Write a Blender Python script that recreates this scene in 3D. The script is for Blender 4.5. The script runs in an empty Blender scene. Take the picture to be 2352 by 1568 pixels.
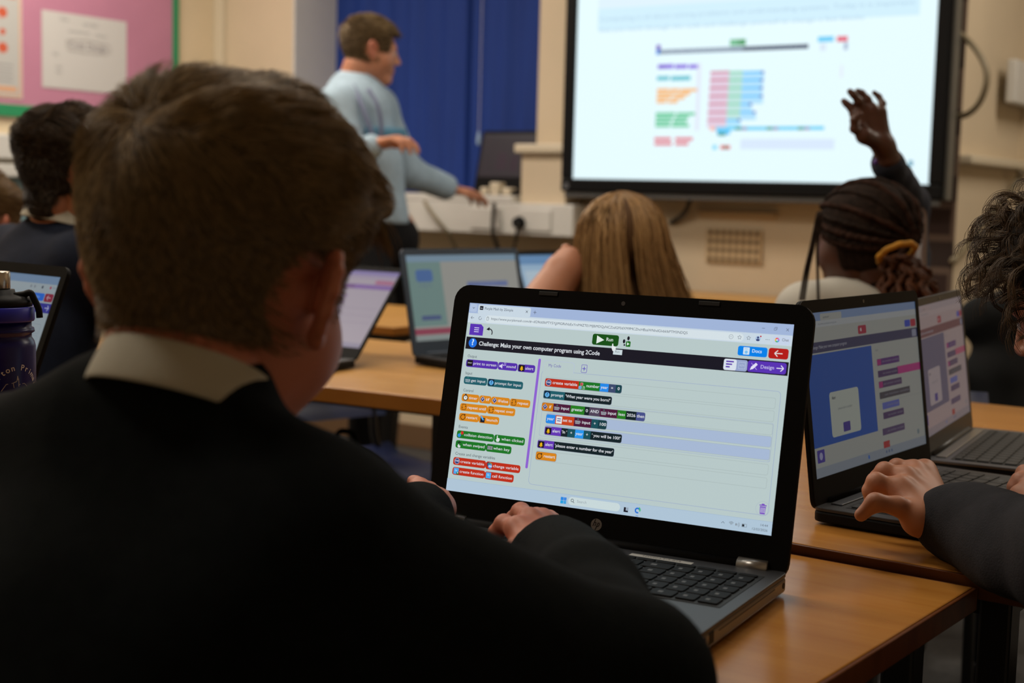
import bpy, bmesh, math, random
import numpy as np
from mathutils import Vector, Matrix
from mathutils.geometry import tessellate_polygon

random.seed(4)
rng = np.random.default_rng(11)
SC = bpy.context.scene
COL = SC.collection
PI = math.pi
R = math.radians

# ------------------------------------------------------------------ camera
F, CAMH = 3267.0, 1.07            # focal length in pixels of the 2352 wide frame (a 50 mm lens), eye height
PITCH, ROLL, YAW = R(5.8), R(1.5), R(124)
_fh = np.array([math.cos(YAW), math.sin(YAW), 0.0])
_rh = np.array([math.sin(YAW), -math.cos(YAW), 0.0])
_up = np.array([0, 0, 1.0])
FW = _fh * math.cos(PITCH) - _up * math.sin(PITCH)
_u0 = np.cross(_rh, FW)
CR = _rh * math.cos(ROLL) + _u0 * math.sin(ROLL)
CU = _u0 * math.cos(ROLL) - _rh * math.sin(ROLL)
CP = np.array([0, 0, CAMH])
cam_d = bpy.data.cameras.new('camera')
cam = bpy.data.objects.new('camera', cam_d)
COL.objects.link(cam)
cam_d.sensor_width = 36; cam_d.lens = 50.0; cam_d.clip_start = 0.05; cam_d.clip_end = 60
cam.matrix_world = Matrix(((CR[0], CU[0], -FW[0], 0), (CR[1], CU[1], -FW[1], 0), (CR[2], CU[2], -FW[2], CAMH), (0, 0, 0, 1)))
cam_d.dof.use_dof = True
cam_d.dof.focus_distance = 1.42
cam_d.dof.aperture_fstop = 5.6
SC.camera = cam

def ray(px, py): return FW + CR * (px - 1176) / F - CU * (py - 784) / F
def at(px, py, d): return CP + ray(px, py) * d
def onz(px, py, z): r = ray(px, py); return CP + r * (z - CAMH) / r[2]
def ony(px, py, y): r = ray(px, py); return CP + r * y / r[1]
def onx(px, py, x): r = ray(px, py); return CP + r * x / r[0]

# ------------------------------------------------------------------ colour management, world, room lights, added fills
SC.view_settings.view_transform = 'Standard'
SC.view_settings.look = 'None'
SC.view_settings.gamma = 1.0
SC.view_settings.exposure = 0.0
SC.view_settings.use_curve_mapping = False
try:
    SC.cycles.use_denoising = True
    SC.cycles.max_bounces = 8
    SC.cycles.sample_clamp_indirect = 4
except Exception:
    pass
wd = bpy.data.worlds.new('world'); SC.world = wd; wd.use_nodes = True
wd.node_tree.nodes['Background'].inputs[0].default_value = (1.0, 0.9, 0.75, 1)
wd.node_tree.nodes['Background'].inputs[1].default_value = 0.16

def area(name, loc, sx, sy, power, col, rot=(0, 0, 0)):
    l = bpy.data.lights.new(name, 'AREA'); l.shape = 'RECTANGLE'; l.size = sx; l.size_y = sy
    l.energy = power; l.color = col
    o = bpy.data.objects.new(name, l); COL.objects.link(o); o.location = loc; o.rotation_euler = rot
    return o
WARM = (1.0, 0.90, 0.76)
area('ceiling_or_fill_light', (-3.9, 3.4, 2.68), 1.2, 0.3, 35, WARM)
area('ceiling_or_fill_light', (-2.3, 3.1, 2.68), 1.2, 0.3, 12, WARM)
area('ceiling_or_fill_light', (-3.6, 1.4, 2.68), 1.2, 0.3, 30, WARM)
area('ceiling_or_fill_light', (-1.3, 1.7, 2.68), 1.2, 0.3, 14, WARM)
area('ceiling_or_fill_light', (-1.9, 0.2, 2.68), 1.2, 0.3, 16, WARM)  # added fill so the front person's hair gets light, no lamp known here
area('ceiling_or_fill_light', (-0.1, 4.4, 2.68), 1.2, 0.3, 30, WARM)  # added fill to brighten the right-hand return wall, no lamp known here

# ------------------------------------------------------------------ materials
def lin(c):
    out = []
    for v in c[:3]:
        v = v / 255.0
        out.append(v / 12.92 if v <= 0.04045 else ((v + 0.055) / 1.055) ** 2.4)
    return tuple(out) + (1.0,)

def nodes(name):
    m = bpy.data.materials.new(name); m.use_nodes = True
    nt = m.node_tree; b = nt.nodes['Principled BSDF']
    return m, nt, b

def mat(name, col, rough=0.6, metal=0.0, spec=0.5, noise=0.0, nscale=20.0, bump=0.0, bscale=200.0, stretch=None, sss=0.0, col2=None, coat=0.0):
    """col is the diffuse colour as linear rgb"""
    m, nt, b = nodes(name)
    c = tuple(col) + (1.0,) if len(col) == 3 else col
    b.inputs['Base Color'].default_value = c
    b.inputs['Roughness'].default_value = rough
    b.inputs['Metallic'].default_value = metal
    b.inputs['Specular IOR Level'].default_value = spec
    if coat: b.inputs['Coat Weight'].default_value = coat
    if sss:
        b.inputs['Subsurface Weight'].default_value = sss
        b.inputs['Subsurface Radius'].default_value = (0.9, 0.3, 0.15)
        b.inputs['Subsurface Scale'].default_value = 0.01
    if noise or bump or col2:
        tc = nt.nodes.new('ShaderNodeTexCoord'); mp = nt.nodes.new('ShaderNodeMapping')
        nt.links.new(tc.outputs['Object'], mp.inputs[0])
        if stretch: mp.inputs['Scale'].default_value = stretch
        n = nt.nodes.new('ShaderNodeTexNoise'); n.inputs['Scale'].default_value = nscale; n.inputs['Detail'].default_value = 5
        nt.links.new(mp.outputs[0], n.inputs['Vector'])
        if noise or col2:
            cr = nt.nodes.new('ShaderNodeValToRGB')
            c2 = col2 if col2 else tuple(max(0, v * (1 - noise)) for v in c[:3])
            c1 = c[:3] if col2 else tuple(v * (1 + noise) for v in c[:3])
            cr.color_ramp.elements[0].position = 0.3; cr.color_ramp.elements[0].color = tuple(c2[:3]) + (1,)
            cr.color_ramp.elements[1].position = 0.7; cr.color_ramp.elements[1].color = tuple(c1) + (1,)
            nt.links.new(n.outputs[0], cr.inputs[0]); nt.links.new(cr.outputs[0], b.inputs['Base Color'])
        if bump:
            n2 = nt.nodes.new('ShaderNodeTexNoise'); n2.inputs['Scale'].default_value = bscale; n2.inputs['Detail'].default_value = 3
            nt.links.new(mp.outputs[0], n2.inputs['Vector'])
            bp = nt.nodes.new('ShaderNodeBump'); bp.inputs['Strength'].default_value = bump; bp.inputs['Distance'].default_value = 0.002
            nt.links.new(n2.outputs[0], bp.inputs['Height']); nt.links.new(bp.outputs[0], b.inputs['Normal'])
    return m

def screen_mat(name, strength):
    m, nt, b = nodes(name)
    a = nt.nodes.new('ShaderNodeVertexColor'); a.layer_name = 'Col'
    b.inputs['Base Color'].default_value = (0.004, 0.004, 0.005, 1)
    b.inputs['Roughness'].default_value = 0.35
    b.inputs['Specular IOR Level'].default_value = 0.25
    nt.links.new(a.outputs[0], b.inputs['Emission Color'])
    b.inputs['Emission Strength'].default_value = strength
    return m

def wood_mat(name, c1, c2, rough=0.25, axis='x'):
    m, nt, b = nodes(name)
    tc = nt.nodes.new('ShaderNodeTexCoord'); mp = nt.nodes.new('ShaderNodeMapping')
    mp.inputs['Scale'].default_value = (1.2, 16, 6) if axis == 'x' else (16, 1.2, 6)
    nt.links.new(tc.outputs['Object'], mp.inputs[0])
    n = nt.nodes.new('ShaderNodeTexNoise'); n.inputs['Scale'].default_value = 3.5; n.inputs['Detail'].default_value = 8; n.inputs['Distortion'].default_value = 0.6
    nt.links.new(mp.outputs[0], n.inputs['Vector'])
    cr = nt.nodes.new('ShaderNodeValToRGB')
    cr.color_ramp.elements[0].position = 0.3; cr.color_ramp.elements[0].color = tuple(c2) + (1,)
    cr.color_ramp.elements[1].position = 0.75; cr.color_ramp.elements[1].color = tuple(c1) + (1,)
    nt.links.new(n.outputs[0], cr.inputs[0]); nt.links.new(cr.outputs[0], b.inputs['Base Color'])
    n3 = nt.nodes.new('ShaderNodeTexNoise'); n3.inputs['Scale'].default_value = 12
    nt.links.new(tc.outputs['Object'], n3.inputs['Vector'])
    mr = nt.nodes.new('ShaderNodeMapRange'); mr.inputs['To Min'].default_value = rough * 0.75; mr.inputs['To Max'].default_value = rough * 1.35
    nt.links.new(n3.outputs[0], mr.inputs['Value']); nt.links.new(mr.outputs[0], b.inputs['Roughness'])
    b.inputs['Specular IOR Level'].default_value = 0.32
    return m

M = {}
M['wall'] = mat('cream_paint', (0.64, 0.53, 0.38), 0.75, noise=0.04, nscale=3)
M['wall_l'] = mat('pale_cream_paint', (0.70, 0.58, 0.40), 0.75, noise=0.04, nscale=3)
M['ceil'] = mat('white_ceiling', (0.75, 0.72, 0.65), 0.8)
M['floor'] = mat('grey_carpet', (0.045, 0.043, 0.042), 0.9, noise=0.25, nscale=60, bump=0.3)
M['skirt'] = mat('brown_skirting', (0.16, 0.09, 0.045), 0.5)
M['white'] = mat('white_plastic', (0.66, 0.65, 0.62), 0.4, noise=0.03, nscale=8)
M['ivory'] = mat('ivory_gloss_paint', (0.66, 0.58, 0.44), 0.4)
M['black'] = mat('black_plastic', (0.007, 0.007, 0.0075), 0.5, spec=0.12, bump=0.05, bscale=900)
M['bezel'] = mat('black_bezel', (0.006, 0.006, 0.006), 0.5, spec=0.08)
M['blackmetal'] = mat('black_steel', (0.008, 0.008, 0.009), 0.35)
M['deck'] = mat('charcoal_deck', (0.05, 0.052, 0.058), 0.42, spec=0.5)
M['deck2'] = mat('dark_deck', (0.03, 0.031, 0.035), 0.45)
M['key'] = mat('black_key', (0.006, 0.0065, 0.007), 0.6, spec=0.15)
M['greykey'] = mat('grey_key', (0.045, 0.047, 0.049), 0.5, spec=0.3)
M['litdeck'] = mat('deck_lit_silver', (0.13, 0.14, 0.165), 0.35, metal=0.3)  # silvery light on the deck, put into its colour
M['silver'] = mat('silver_metal', (0.42, 0.41, 0.39), 0.32, metal=0.8)
M['side'] = mat('silver_side', (0.30, 0.27, 0.23), 0.4, metal=0.35)
M['port'] = mat('port_black', (0.003, 0.003, 0.003), 0.6)
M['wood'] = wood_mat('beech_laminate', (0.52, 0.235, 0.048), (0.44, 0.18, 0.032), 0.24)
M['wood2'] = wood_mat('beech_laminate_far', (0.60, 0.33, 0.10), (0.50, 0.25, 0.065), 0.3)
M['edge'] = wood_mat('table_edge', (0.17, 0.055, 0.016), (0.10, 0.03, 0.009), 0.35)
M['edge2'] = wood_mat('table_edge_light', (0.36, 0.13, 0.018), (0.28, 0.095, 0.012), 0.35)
M['bluepl'] = mat('blue_chair_plastic', (0.006, 0.013, 0.065), 0.45)
M['blind'] = mat('blue_blind', (0.003, 0.032, 0.22), 0.8, noise=0.10, nscale=5, stretch=(3, 3, 0.3))
M['pink'] = mat('pink_backing_paper', (0.52, 0.22, 0.33), 0.8, noise=0.05, nscale=4)
M['green'] = mat('green_border', (0.02, 0.27, 0.11), 0.6)
M['paper'] = mat('white_paper', (0.62, 0.60, 0.58), 0.7)
M['orange'] = mat('orange_print', (0.75, 0.16, 0.04), 0.7)
M['redink'] = mat('red_pen', (0.62, 0.30, 0.30), 0.7)
M['greyink'] = mat('grey_pencil', (0.42, 0.42, 0.43), 0.7)
M['cable'] = mat('grey_cable', (0.23, 0.19, 0.12), 0.5)
M['cableb'] = mat('black_cable', (0.03, 0.027, 0.022), 0.5)
M['vent'] = mat('painted_vent', (0.52, 0.38, 0.22), 0.6)
M['venthole'] = mat('vent_hole', (0.10, 0.07, 0.035), 0.8)
M['navy'] = mat('navy_jumper', (0.006, 0.009, 0.020), 0.9, noise=0.15, nscale=60, bump=0.4, bscale=500, spec=0.2)
M['jumper'] = mat('black_jumper', (0.0052, 0.0066, 0.0070), 0.92, noise=0.2, nscale=90, bump=0.5, bscale=600, spec=0.06)
M['grey_hoodie'] = mat('charcoal_sweatshirt', (0.018, 0.019, 0.024), 0.9, noise=0.15, nscale=90, bump=0.4, bscale=600, spec=0.2)
M['navysleeve'] = mat('navy_sleeve', (0.034, 0.038, 0.056), 0.9, noise=0.1, nscale=60, spec=0.2)
M['shirt'] = mat('white_shirt', (0.52, 0.50, 0.44), 0.8, bump=0.2, bscale=400)
M['collar'] = mat('white_collar', (0.44, 0.41, 0.33), 0.8, bump=0.25, bscale=500)
M['sweater'] = mat('pale_blue_sweater', (0.33, 0.43, 0.52), 0.9, noise=0.10, nscale=30, spec=0.2)
M['sweater2'] = mat('blue_band', (0.10, 0.24, 0.36), 0.9, spec=0.2)
M['trouser'] = mat('black_trousers', (0.006, 0.006, 0.007), 0.85, spec=0.2)
M['lanyard'] = mat('grey_blue_lanyard', (0.14, 0.16, 0.26), 0.7)
M['skin'] = mat('fair_skin', (0.46, 0.20, 0.115), 0.5, noise=0.07, nscale=25, sss=0.12)
M['skinr'] = mat('ruddy_skin', (0.50, 0.17, 0.10), 0.5, noise=0.08, nscale=25, sss=0.15)
M['skind'] = mat('dark_skin', (0.075, 0.026, 0.014), 0.45, noise=0.1, nscale=25, sss=0.05)
M['lips'] = mat('lips', (0.42, 0.13, 0.10), 0.4)
M['eye'] = mat('eye_white', (0.6, 0.57, 0.53), 0.2)
M['nail'] = mat('nail', (0.55, 0.30, 0.22), 0.25)
M['scrunchie'] = mat('yellow_scrunchie', (0.42, 0.19, 0.01), 0.8, noise=0.2, nscale=80)
M['brace'] = mat('purple_bracelet', (0.12, 0.05, 0.35), 0.5)
M['bottle'] = mat('purple_blue_bottle', (0.005, 0.003, 0.085), 0.30, noise=0.12, nscale=60, spec=0.35)
M['band'] = mat('blue_silicone_band', (0.008, 0.008, 0.30), 0.45)
M['steel'] = mat('brushed_steel', (0.50, 0.44, 0.36), 0.25, metal=0.9, stretch=(30, 30, 1), noise=0.2, nscale=5)
M['engrave'] = mat('engraved_grey', (0.28, 0.26, 0.26), 0.5)
M['paleblue'] = mat('pale_blue_panel', (0.22, 0.36, 0.40), 0.6)
M['coat'] = mat('black_coat', (0.005, 0.0055, 0.006), 0.8, bump=0.3, bscale=60, spec=0.2)
M['blackpl'] = mat('black_gloss', (0.007, 0.007, 0.008), 0.2)

def brick_mat():
    m, nt, b = nodes('dark_brick')
    tc = nt.nodes.new('ShaderNodeTexCoord'); mp = nt.nodes.new('ShaderNodeMapping')
    mp.inputs['Rotation'].default_value = (R(90), 0, 0)
    nt.links.new(tc.outputs['Object'], mp.inputs[0])
    br = nt.nodes.new('ShaderNodeTexBrick'); br.inputs['Scale'].default_value = 1.0
    br.inputs['Brick Width'].default_value = 0.22; br.inputs['Row Height'].default_value = 0.108
    br.inputs['Mortar Size'].default_value = 0.012
    br.inputs['Color1'].default_value = (0.030, 0.010, 0.006, 1); br.inputs['Color2'].default_value = (0.020, 0.008, 0.005, 1)
    br.inputs['Mortar'].default_value = (0.11, 0.07, 0.05, 1)
    nt.links.new(mp.outputs[0], br.inputs['Vector']); nt.links.new(br.outputs[0], b.inputs['Base Color'])
    b.inputs['Roughness'].default_value = 0.8
    return m
M['brick'] = brick_mat()

def hair_mat(name, c1, c2, scale=(60, 60, 8), rough=0.5):
    m = mat(name, c1, rough, col2=c2, nscale=1.0, stretch=scale, spec=0.35)
    return m
def strand_mat(name, c1, c2, rough=0.42):
    """hair whose colour varies a little from strand to strand (attribute 'Col')"""
    m, nt, b = nodes(name)
    a = nt.nodes.new('ShaderNodeVertexColor'); a.layer_name = 'Col'
    mx = nt.nodes.new('ShaderNodeMix'); mx.data_type = 'RGBA'
    mx.inputs[6].default_value = tuple(c2) + (1,); mx.inputs[7].default_value = tuple(c1) + (1,)
    nt.links.new(a.outputs[0], mx.inputs[0]); nt.links.new(mx.outputs[2], b.inputs['Base Color'])
    b.inputs['Roughness'].default_value = rough; b.inputs['Specular IOR Level'].default_value = 0.22
    return m

# ------------------------------------------------------------------ object helpers
def tag(o, label=None, cat=None, group=None, kind=None):
    if label: o['label'] = label
    if cat: o['category'] = cat
    if group: o['group'] = group
    if kind: o['kind'] = kind
    return o

def thing(name, label, cat, loc=(0, 0, 0), rz=0.0, group=None):
    o = bpy.data.objects.new(name, None); COL.objects.link(o)
    o.empty_display_size = 0.05
    o.location = loc; o.rotation_euler = (0, 0, rz)
    return tag(o, label, cat, group)

def link_mesh(name, me, parent=None, m=None, smooth=False, bevel=0.0, segs=2):
    o = bpy.data.objects.new(name, me); COL.objects.link(o)
    if parent is not None: o.parent = parent
    if m is not None:
        for x in (m if isinstance(m, (list, tuple)) else [m]): me.materials.append(x)
    if smooth:
        me.polygons.foreach_set('use_smooth', [True] * len(me.polygons))
    if bevel:
        b = o.modifiers.new('bevel', 'BEVEL'); b.width = bevel; b.segments = segs; b.limit_method = 'ANGLE'; b.angle_limit = R(35)
        b.harden_normals = False
    return o

class MB:
    """collects simple solids; build() links them as ONE mesh object"""
    def __init__(s): s.v = []; s.f = []; s.mi = []
    def add(s, vs, fs, mi=0):
        n = len(s.v); s.v += [tuple(map(float, v)) for v in vs]; s.f += [tuple(i + n for i in f) for f in fs]; s.mi += [mi] * len(fs); return s
    def box(s, x0, x1, y0, y1, z0, z1, mi=0, fn=None):
        vs = [(x, y, z) for z in (z0, z1) for y in (y0, y1) for x in (x0, x1)]
        if fn: vs = [fn(*v) for v in vs]
        return s.add(vs, [(0, 2, 3, 1), (4, 5, 7, 6), (0, 1, 5, 4), (2, 6, 7, 3), (0, 4, 6, 2), (1, 3, 7, 5)], mi)
    def prism(s, pts, w0, w1, fn, mi=0):
        """outline pts (a,b) extruded from w0 to w1, placed by fn(a,b,w)"""
        n = len(pts)
        vs = [fn(a, b, w0) for a, b in pts] + [fn(a, b, w1) for a, b in pts]
        fs = [tuple(range(n))[::-1], tuple(range(n, 2 * n))] + [(i, (i + 1) % n, n + (i + 1) % n, n + i) for i in range(n)]
        return s.add(vs, fs, mi)
    def tube(s, pts, r, seg=10, mi=0, cap=True):
        pts = [np.array(p, float) for p in pts]; n = len(pts); rs = r if hasattr(r, '__len__') else [r] * n
        vs = []; prev = None
        for i, p in enumerate(pts):
            t = pts[min(i + 1, n - 1)] - pts[max(i - 1, 0)]; t /= (np.linalg.norm(t) + 1e-12)
            a = np.array([0, 0, 1.0]) if prev is None else prev
            if abs(a @ t) > 0.95 and prev is None: a = np.array([1.0, 0, 0])
            b1 = a - t * (a @ t); b1 /= np.linalg.norm(b1); prev = b1; b2 = np.cross(t, b1)
            for k in range(seg):
                an = 2 * PI * k / seg; vs.append(p + rs[i] * (b1 * math.cos(an) + b2 * math.sin(an)))
        fs = [(i * seg + k, i * seg + (k + 1) % seg, (i + 1) * seg + (k + 1) % seg, (i + 1) * seg + k) for i in range(n - 1) for k in range(seg)]
        if cap: fs += [tuple(range(seg))[::-1], tuple(range((n - 1) * seg, n * seg))]
        return s.add(vs, fs, mi)
    def lathe(s, prof, c=(0, 0, 0), seg=48, mi=0):
        vs = [(c[0] + r * math.cos(2 * PI * k / seg), c[1] + r * math.sin(2 * PI * k / seg), c[2] + z) for r, z in prof for k in range(seg)]
        n = len(prof)
        fs = [(i * seg + k, i * seg + (k + 1) % seg, (i + 1) * seg + (k + 1) % seg, (i + 1) * seg + k) for i in range(n - 1) for k in range(seg)]
        return s.add(vs, fs, mi)
    def build(s, name, m=None, parent=None, smooth=False, bevel=0.0, segs=2):
        me = bpy.data.meshes.new(name); me.from_pydata(s.v, [], s.f); me.validate()
        o = link_mesh(name, me, parent, m, smooth, bevel, segs)
        if any(s.mi) and len(me.polygons) == len(s.mi): me.polygons.foreach_set('material_index', s.mi)
        return o

def rrect(x0, x1, y0, y1, r, n=6):
    out = []
    for cx, cy, a0 in ((x1 - r, y1 - r, 0), (x0 + r, y1 - r, 90), (x0 + r, y0 + r, 180), (x1 - r, y0 + r, 270)):
        for i in range(n + 1):
            a = R(a0 + 90 * i / n); out.append((cx + r * math.cos(a), cy + r * math.sin(a)))
    return out

def bez(pts, n=24):
    """smooth Catmull-Rom path through pts"""
    P = [np.array(p, float) for p in pts]; P = [2 * P[0] - P[1]] + P + [2 * P[-1] - P[-2]]; out = []
    for i in range(1, len(P) - 2):
        for k in range(n):
            t = k / n; a, b, c, d = P[i - 1:i + 3]
            out.append(0.5 * ((2 * b) + (-a + c) * t + (2 * a - 5 * b + 4 * c - d) * t * t + (-a + 3 * b - 3 * c + d) * t ** 3))
    out.append(P[-2]); return out

def struct(name, mb, m, bevel=0.0):
    o = mb.build(name, m, None, bevel=bevel); o['kind'] = 'structure'; return o

# ------------------------------------------------------------------ flat graphics (screens, prints)
_font_cache = {}
def text_mesh(s, bold=0.0):
    k = (s, bold)
    if k not in _font_cache:
        cu = bpy.data.curves.new('t', 'FONT'); cu.body = s; cu.size = 1.0; cu.resolution_u = 3; cu.offset = bold
        o = bpy.data.objects.new('t', cu)
        me = bpy.data.meshes.new_from_object(o)
        v = np.array([x.co[:] for x in me.vertices]) if len(me.vertices) else np.zeros((0, 3))
        f = [tuple(p.vertices) for p in me.polygons]
        bpy.data.objects.remove(o); bpy.data.curves.remove(cu); bpy.data.meshes.remove(me)
        _font_cache[k] = (v, f)
    return _font_cache[k]

class Canvas:
    """draws in pixels (origin top left) on a real flat panel; place(u, v, w) turns metres on the panel into a point"""
    def __init__(s, W, H, wm, hm, place, step=0.00006):
        s.W, s.H, s.wm, s.hm, s.place, s.step = W, H, wm, hm, place, step
        s.v = []; s.f = []; s.c = []; s.layer = 0
    def pt(s, x, y, L): return s.place(x / s.W * s.wm, (s.H - y) / s.H * s.hm, L * s.step)
    def poly(s, pts, col, L=None):
        L = s.layer if L is None else L
        n = len(s.v); s.v += [tuple(s.pt(x, y, L)) for x, y in pts]
        if len(pts) > 4:
            for t in tessellate_polygon([[Vector((x, y, 0)) for x, y in pts]]): s.f.append(tuple(n + i for i in t)); s.c.append(col)
        else: s.f.append(tuple(range(n, n + len(pts)))); s.c.append(col)
    def rect(s, x0, y0, x1, y1, col, r=0, L=None):
        s.poly(rrect(x0, x1, y0, y1, min(r, (x1 - x0) / 2, (y1 - y0) / 2), 4) if r else [(x0, y0), (x1, y0), (x1, y1), (x0, y1)], col, L)
    def frame(s, x0, y0, x1, y1, col, fill, r=8, w=1.5, L=None):
        L = s.layer if L is None else L
        s.rect(x0, y0, x1, y1, col, r, L); s.rect(x0 + w, y0 + w, x1 - w, y1 - w, fill, max(r - w, 1), L + 1)
    def circ(s, x, y, r, col, L=None, ry=None, n=20, a0=0, a1=360):
        ry = ry or r
        s.poly([(x + r * math.cos(R(a0 + (a1 - a0) * i / n)), y + ry * math.sin(R(a0 + (a1 - a0) * i / n))) for i in range(n if a1 - a0 == 360 else n + 1)], col, L)
    def line(s, pts, w, col, L=None):
        for (a, b), (c, d) in zip(pts[:-1], pts[1:]):
            l = math.hypot(c - a, d - b) or 1; nx, ny = -(d - b) / l * w / 2, (c - a) / l * w / 2
            s.poly([(a + nx, b + ny), (c + nx, d + ny), (c - nx, d - ny), (a - nx, b - ny)], col, L)
    def arc(s, x, y, r, w, a0, a1, col, L=None, n=14):
        s.line([(x + r * math.cos(R(a0 + (a1 - a0) * i / n)), y + r * math.sin(R(a0 + (a1 - a0) * i / n))) for i in range(n + 1)], w, col, L)
    def text(s, t, x, y, size, col, width=None, bold=0.0, align='l', L=None, ang=0.0):
        """y is the middle of the x-height line of the text; width squeezes the text to that many pixels"""
        L = s.layer + 4 if L is None else L
        v, f = text_mesh(t, bold)
        if not len(v): return
        w = v[:, 0].max(); sx = size if width is None else width / w
        n = len(s.v); ox = {'l': 0, 'c': -w * sx / 2, 'r': -w * sx}[align]
        ca, sa = math.cos(ang), math.sin(ang)
        for a, b, _ in v:
            X = ox + a * sx; Y = -(b - 0.25) * size
            s.v.append(tuple(s.pt(x + X * ca - Y * sa, y + X * sa + Y * ca, L)))
        for g in f: s.f.append(tuple(n + i for i in g)); s.c.append(col)
    def build(s, name, m, parent=None):
        me = bpy.data.meshes.new(name); me.from_pydata(s.v, [], s.f)
        at_ = me.color_attributes.new('Col', 'FLOAT_COLOR', 'CORNER')
        cols = np.array([lin(c) for c in s.c], dtype=np.float32); cnt = np.array([len(f) for f in s.f])
        at_.data.foreach_set('color', np.repeat(cols, cnt, axis=0).ravel())
        return link_mesh(name, me, parent, m)

# ------------------------------------------------------------------ organic shapes: signed distance fields + surface nets
def mesh_np(name, V, Fq, parent=None, m=None, smooth=True, mi=None, col=None):
    V = np.asarray(V, dtype=np.float32); Fq = np.asarray(Fq, dtype=np.int32); k = Fq.shape[1]
    me = bpy.data.meshes.new(name)
    me.vertices.add(len(V)); me.vertices.foreach_set('co', V.ravel())
    me.loops.add(Fq.size); me.loops.foreach_set('vertex_index', Fq.ravel())
    me.polygons.add(len(Fq)); me.polygons.foreach_set('loop_start', np.arange(0, Fq.size, k, dtype=np.int32))
    try: me.polygons.foreach_set('loop_total', np.full(len(Fq), k, dtype=np.int32))
    except Exception: pass
    if mi is not None: me.polygons.foreach_set('material_index', np.asarray(mi, dtype=np.int32))
    me.update(calc_edges=True)
    if col is not None:
        a = me.color_attributes.new('Col', 'FLOAT_COLOR', 'POINT')
        c4 = np.ones((len(V), 4), np.float32); c4[:, :3] = np.asarray(col)[:, None]
        a.data.foreach_set('color', c4.ravel())
    return link_mesh(name, me, parent, m, smooth)

def nets(D, o, h):
    S = D < 0
    c = sum(S[i:S.shape[0] - 1 + i, j:S.shape[1] - 1 + j, k:S.shape[2] - 1 + k].astype(np.int8) for i in (0, 1) for j in (0, 1) for k in (0, 1))
    act = (c > 0) & (c < 8); ijk = np.argwhere(act)
    idx = -np.ones(act.shape, np.int32); idx[act] = np.arange(len(ijk))
    acc = np.zeros((len(ijk), 3)); cnt = np.zeros(len(ijk))
    cor = [(i, j, k) for i in (0, 1) for j in (0, 1) for k in (0, 1)]
    for a in cor:
        for ax in range(3):
            if a[ax]: continue
            b = list(a); b[ax] = 1
            va = D[ijk[:, 0] + a[0], ijk[:, 1] + a[1], ijk[:, 2] + a[2]]; vb = D[ijk[:, 0] + b[0], ijk[:, 1] + b[1], ijk[:, 2] + b[2]]
            m = (va < 0) != (vb < 0); t = np.zeros(len(va)); t[m] = va[m] / (va[m] - vb[m])
            p = np.tile(np.array(a, float), (len(va), 1)); p[:, ax] += t
            acc[m] += p[m]; cnt[m] += 1
    V = o + (ijk + acc / cnt[:, None]) * h
    Q = []
    for ax in range(3):
        sl = [slice(None)] * 3; sl2 = [slice(None)] * 3; sl[ax] = slice(0, -1); sl2[ax] = slice(1, None)
        A, B = S[tuple(sl)], S[tuple(sl2)]
        e = np.argwhere(A != B); u, w = (ax + 1) % 3, (ax + 2) % 3
        ok = (e[:, u] > 0) & (e[:, w] > 0) & (e[:, u] < D.shape[u] - 1) & (e[:, w] < D.shape[w] - 1); e = e[ok]
        fl = A[tuple(e.T)]
        def g(du, dw):
            q = e.copy(); q[:, u] -= du; q[:, w] -= dw; return idx[tuple(q.T)]
        q = np.stack([g(1, 1), g(0, 1), g(0, 0), g(1, 0)], 1)
        q[~fl] = q[~fl][:, ::-1]; Q.append(q)
    return V, np.concatenate(Q)

def smin(a, b, k):
    if k <= 0: return np.minimum(a, b)
    h = np.maximum(k - np.abs(a - b), 0) / k
    return np.minimum(a, b) - h * h * k * 0.25

def d_cap(p, a, b, ra, rb):
    a = np.asarray(a, float); b = np.asarray(b, float); ab = b - a
    t = np.clip(((p - a) @ ab) / (ab @ ab + 1e-12), 0, 1)
    return np.linalg.norm(p - a - t[..., None] * ab, axis=-1) - (ra + (rb - ra) * t)
def d_ell(p, c, r, rot=None):
    q = p - np.asarray(c, float)
    if rot is not None: q = q @ rot          # rot columns = local axes
    r = np.asarray(r, float)
    k0 = np.linalg.norm(q / r, axis=-1); k1 = np.linalg.norm(q / (r * r), axis=-1)
    return k0 * (k0 - 1) / (k1 + 1e-9)

def cap(a, b, ra, rb, k=0.01, op='u'):
    a = np.asarray(a, float); b = np.asarray(b, float)
    r = max(ra, rb); return (lambda p: d_cap(p, a, b, ra, rb), np.minimum(a, b) - r, np.maximum(a, b) + r, k, op)
def ell(c, r, k=0.01, op='u', rot=None):
    c = np.asarray(c, float); m = max(r) if rot is not None else np.asarray(r)
    return (lambda p: d_ell(p, c, r, rot), c - m, c + m, k, op)
def fnp(f, lo, hi, k=0.0, op='u'): return (f, np.asarray(lo, float), np.asarray(hi, float), k, op)

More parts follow.
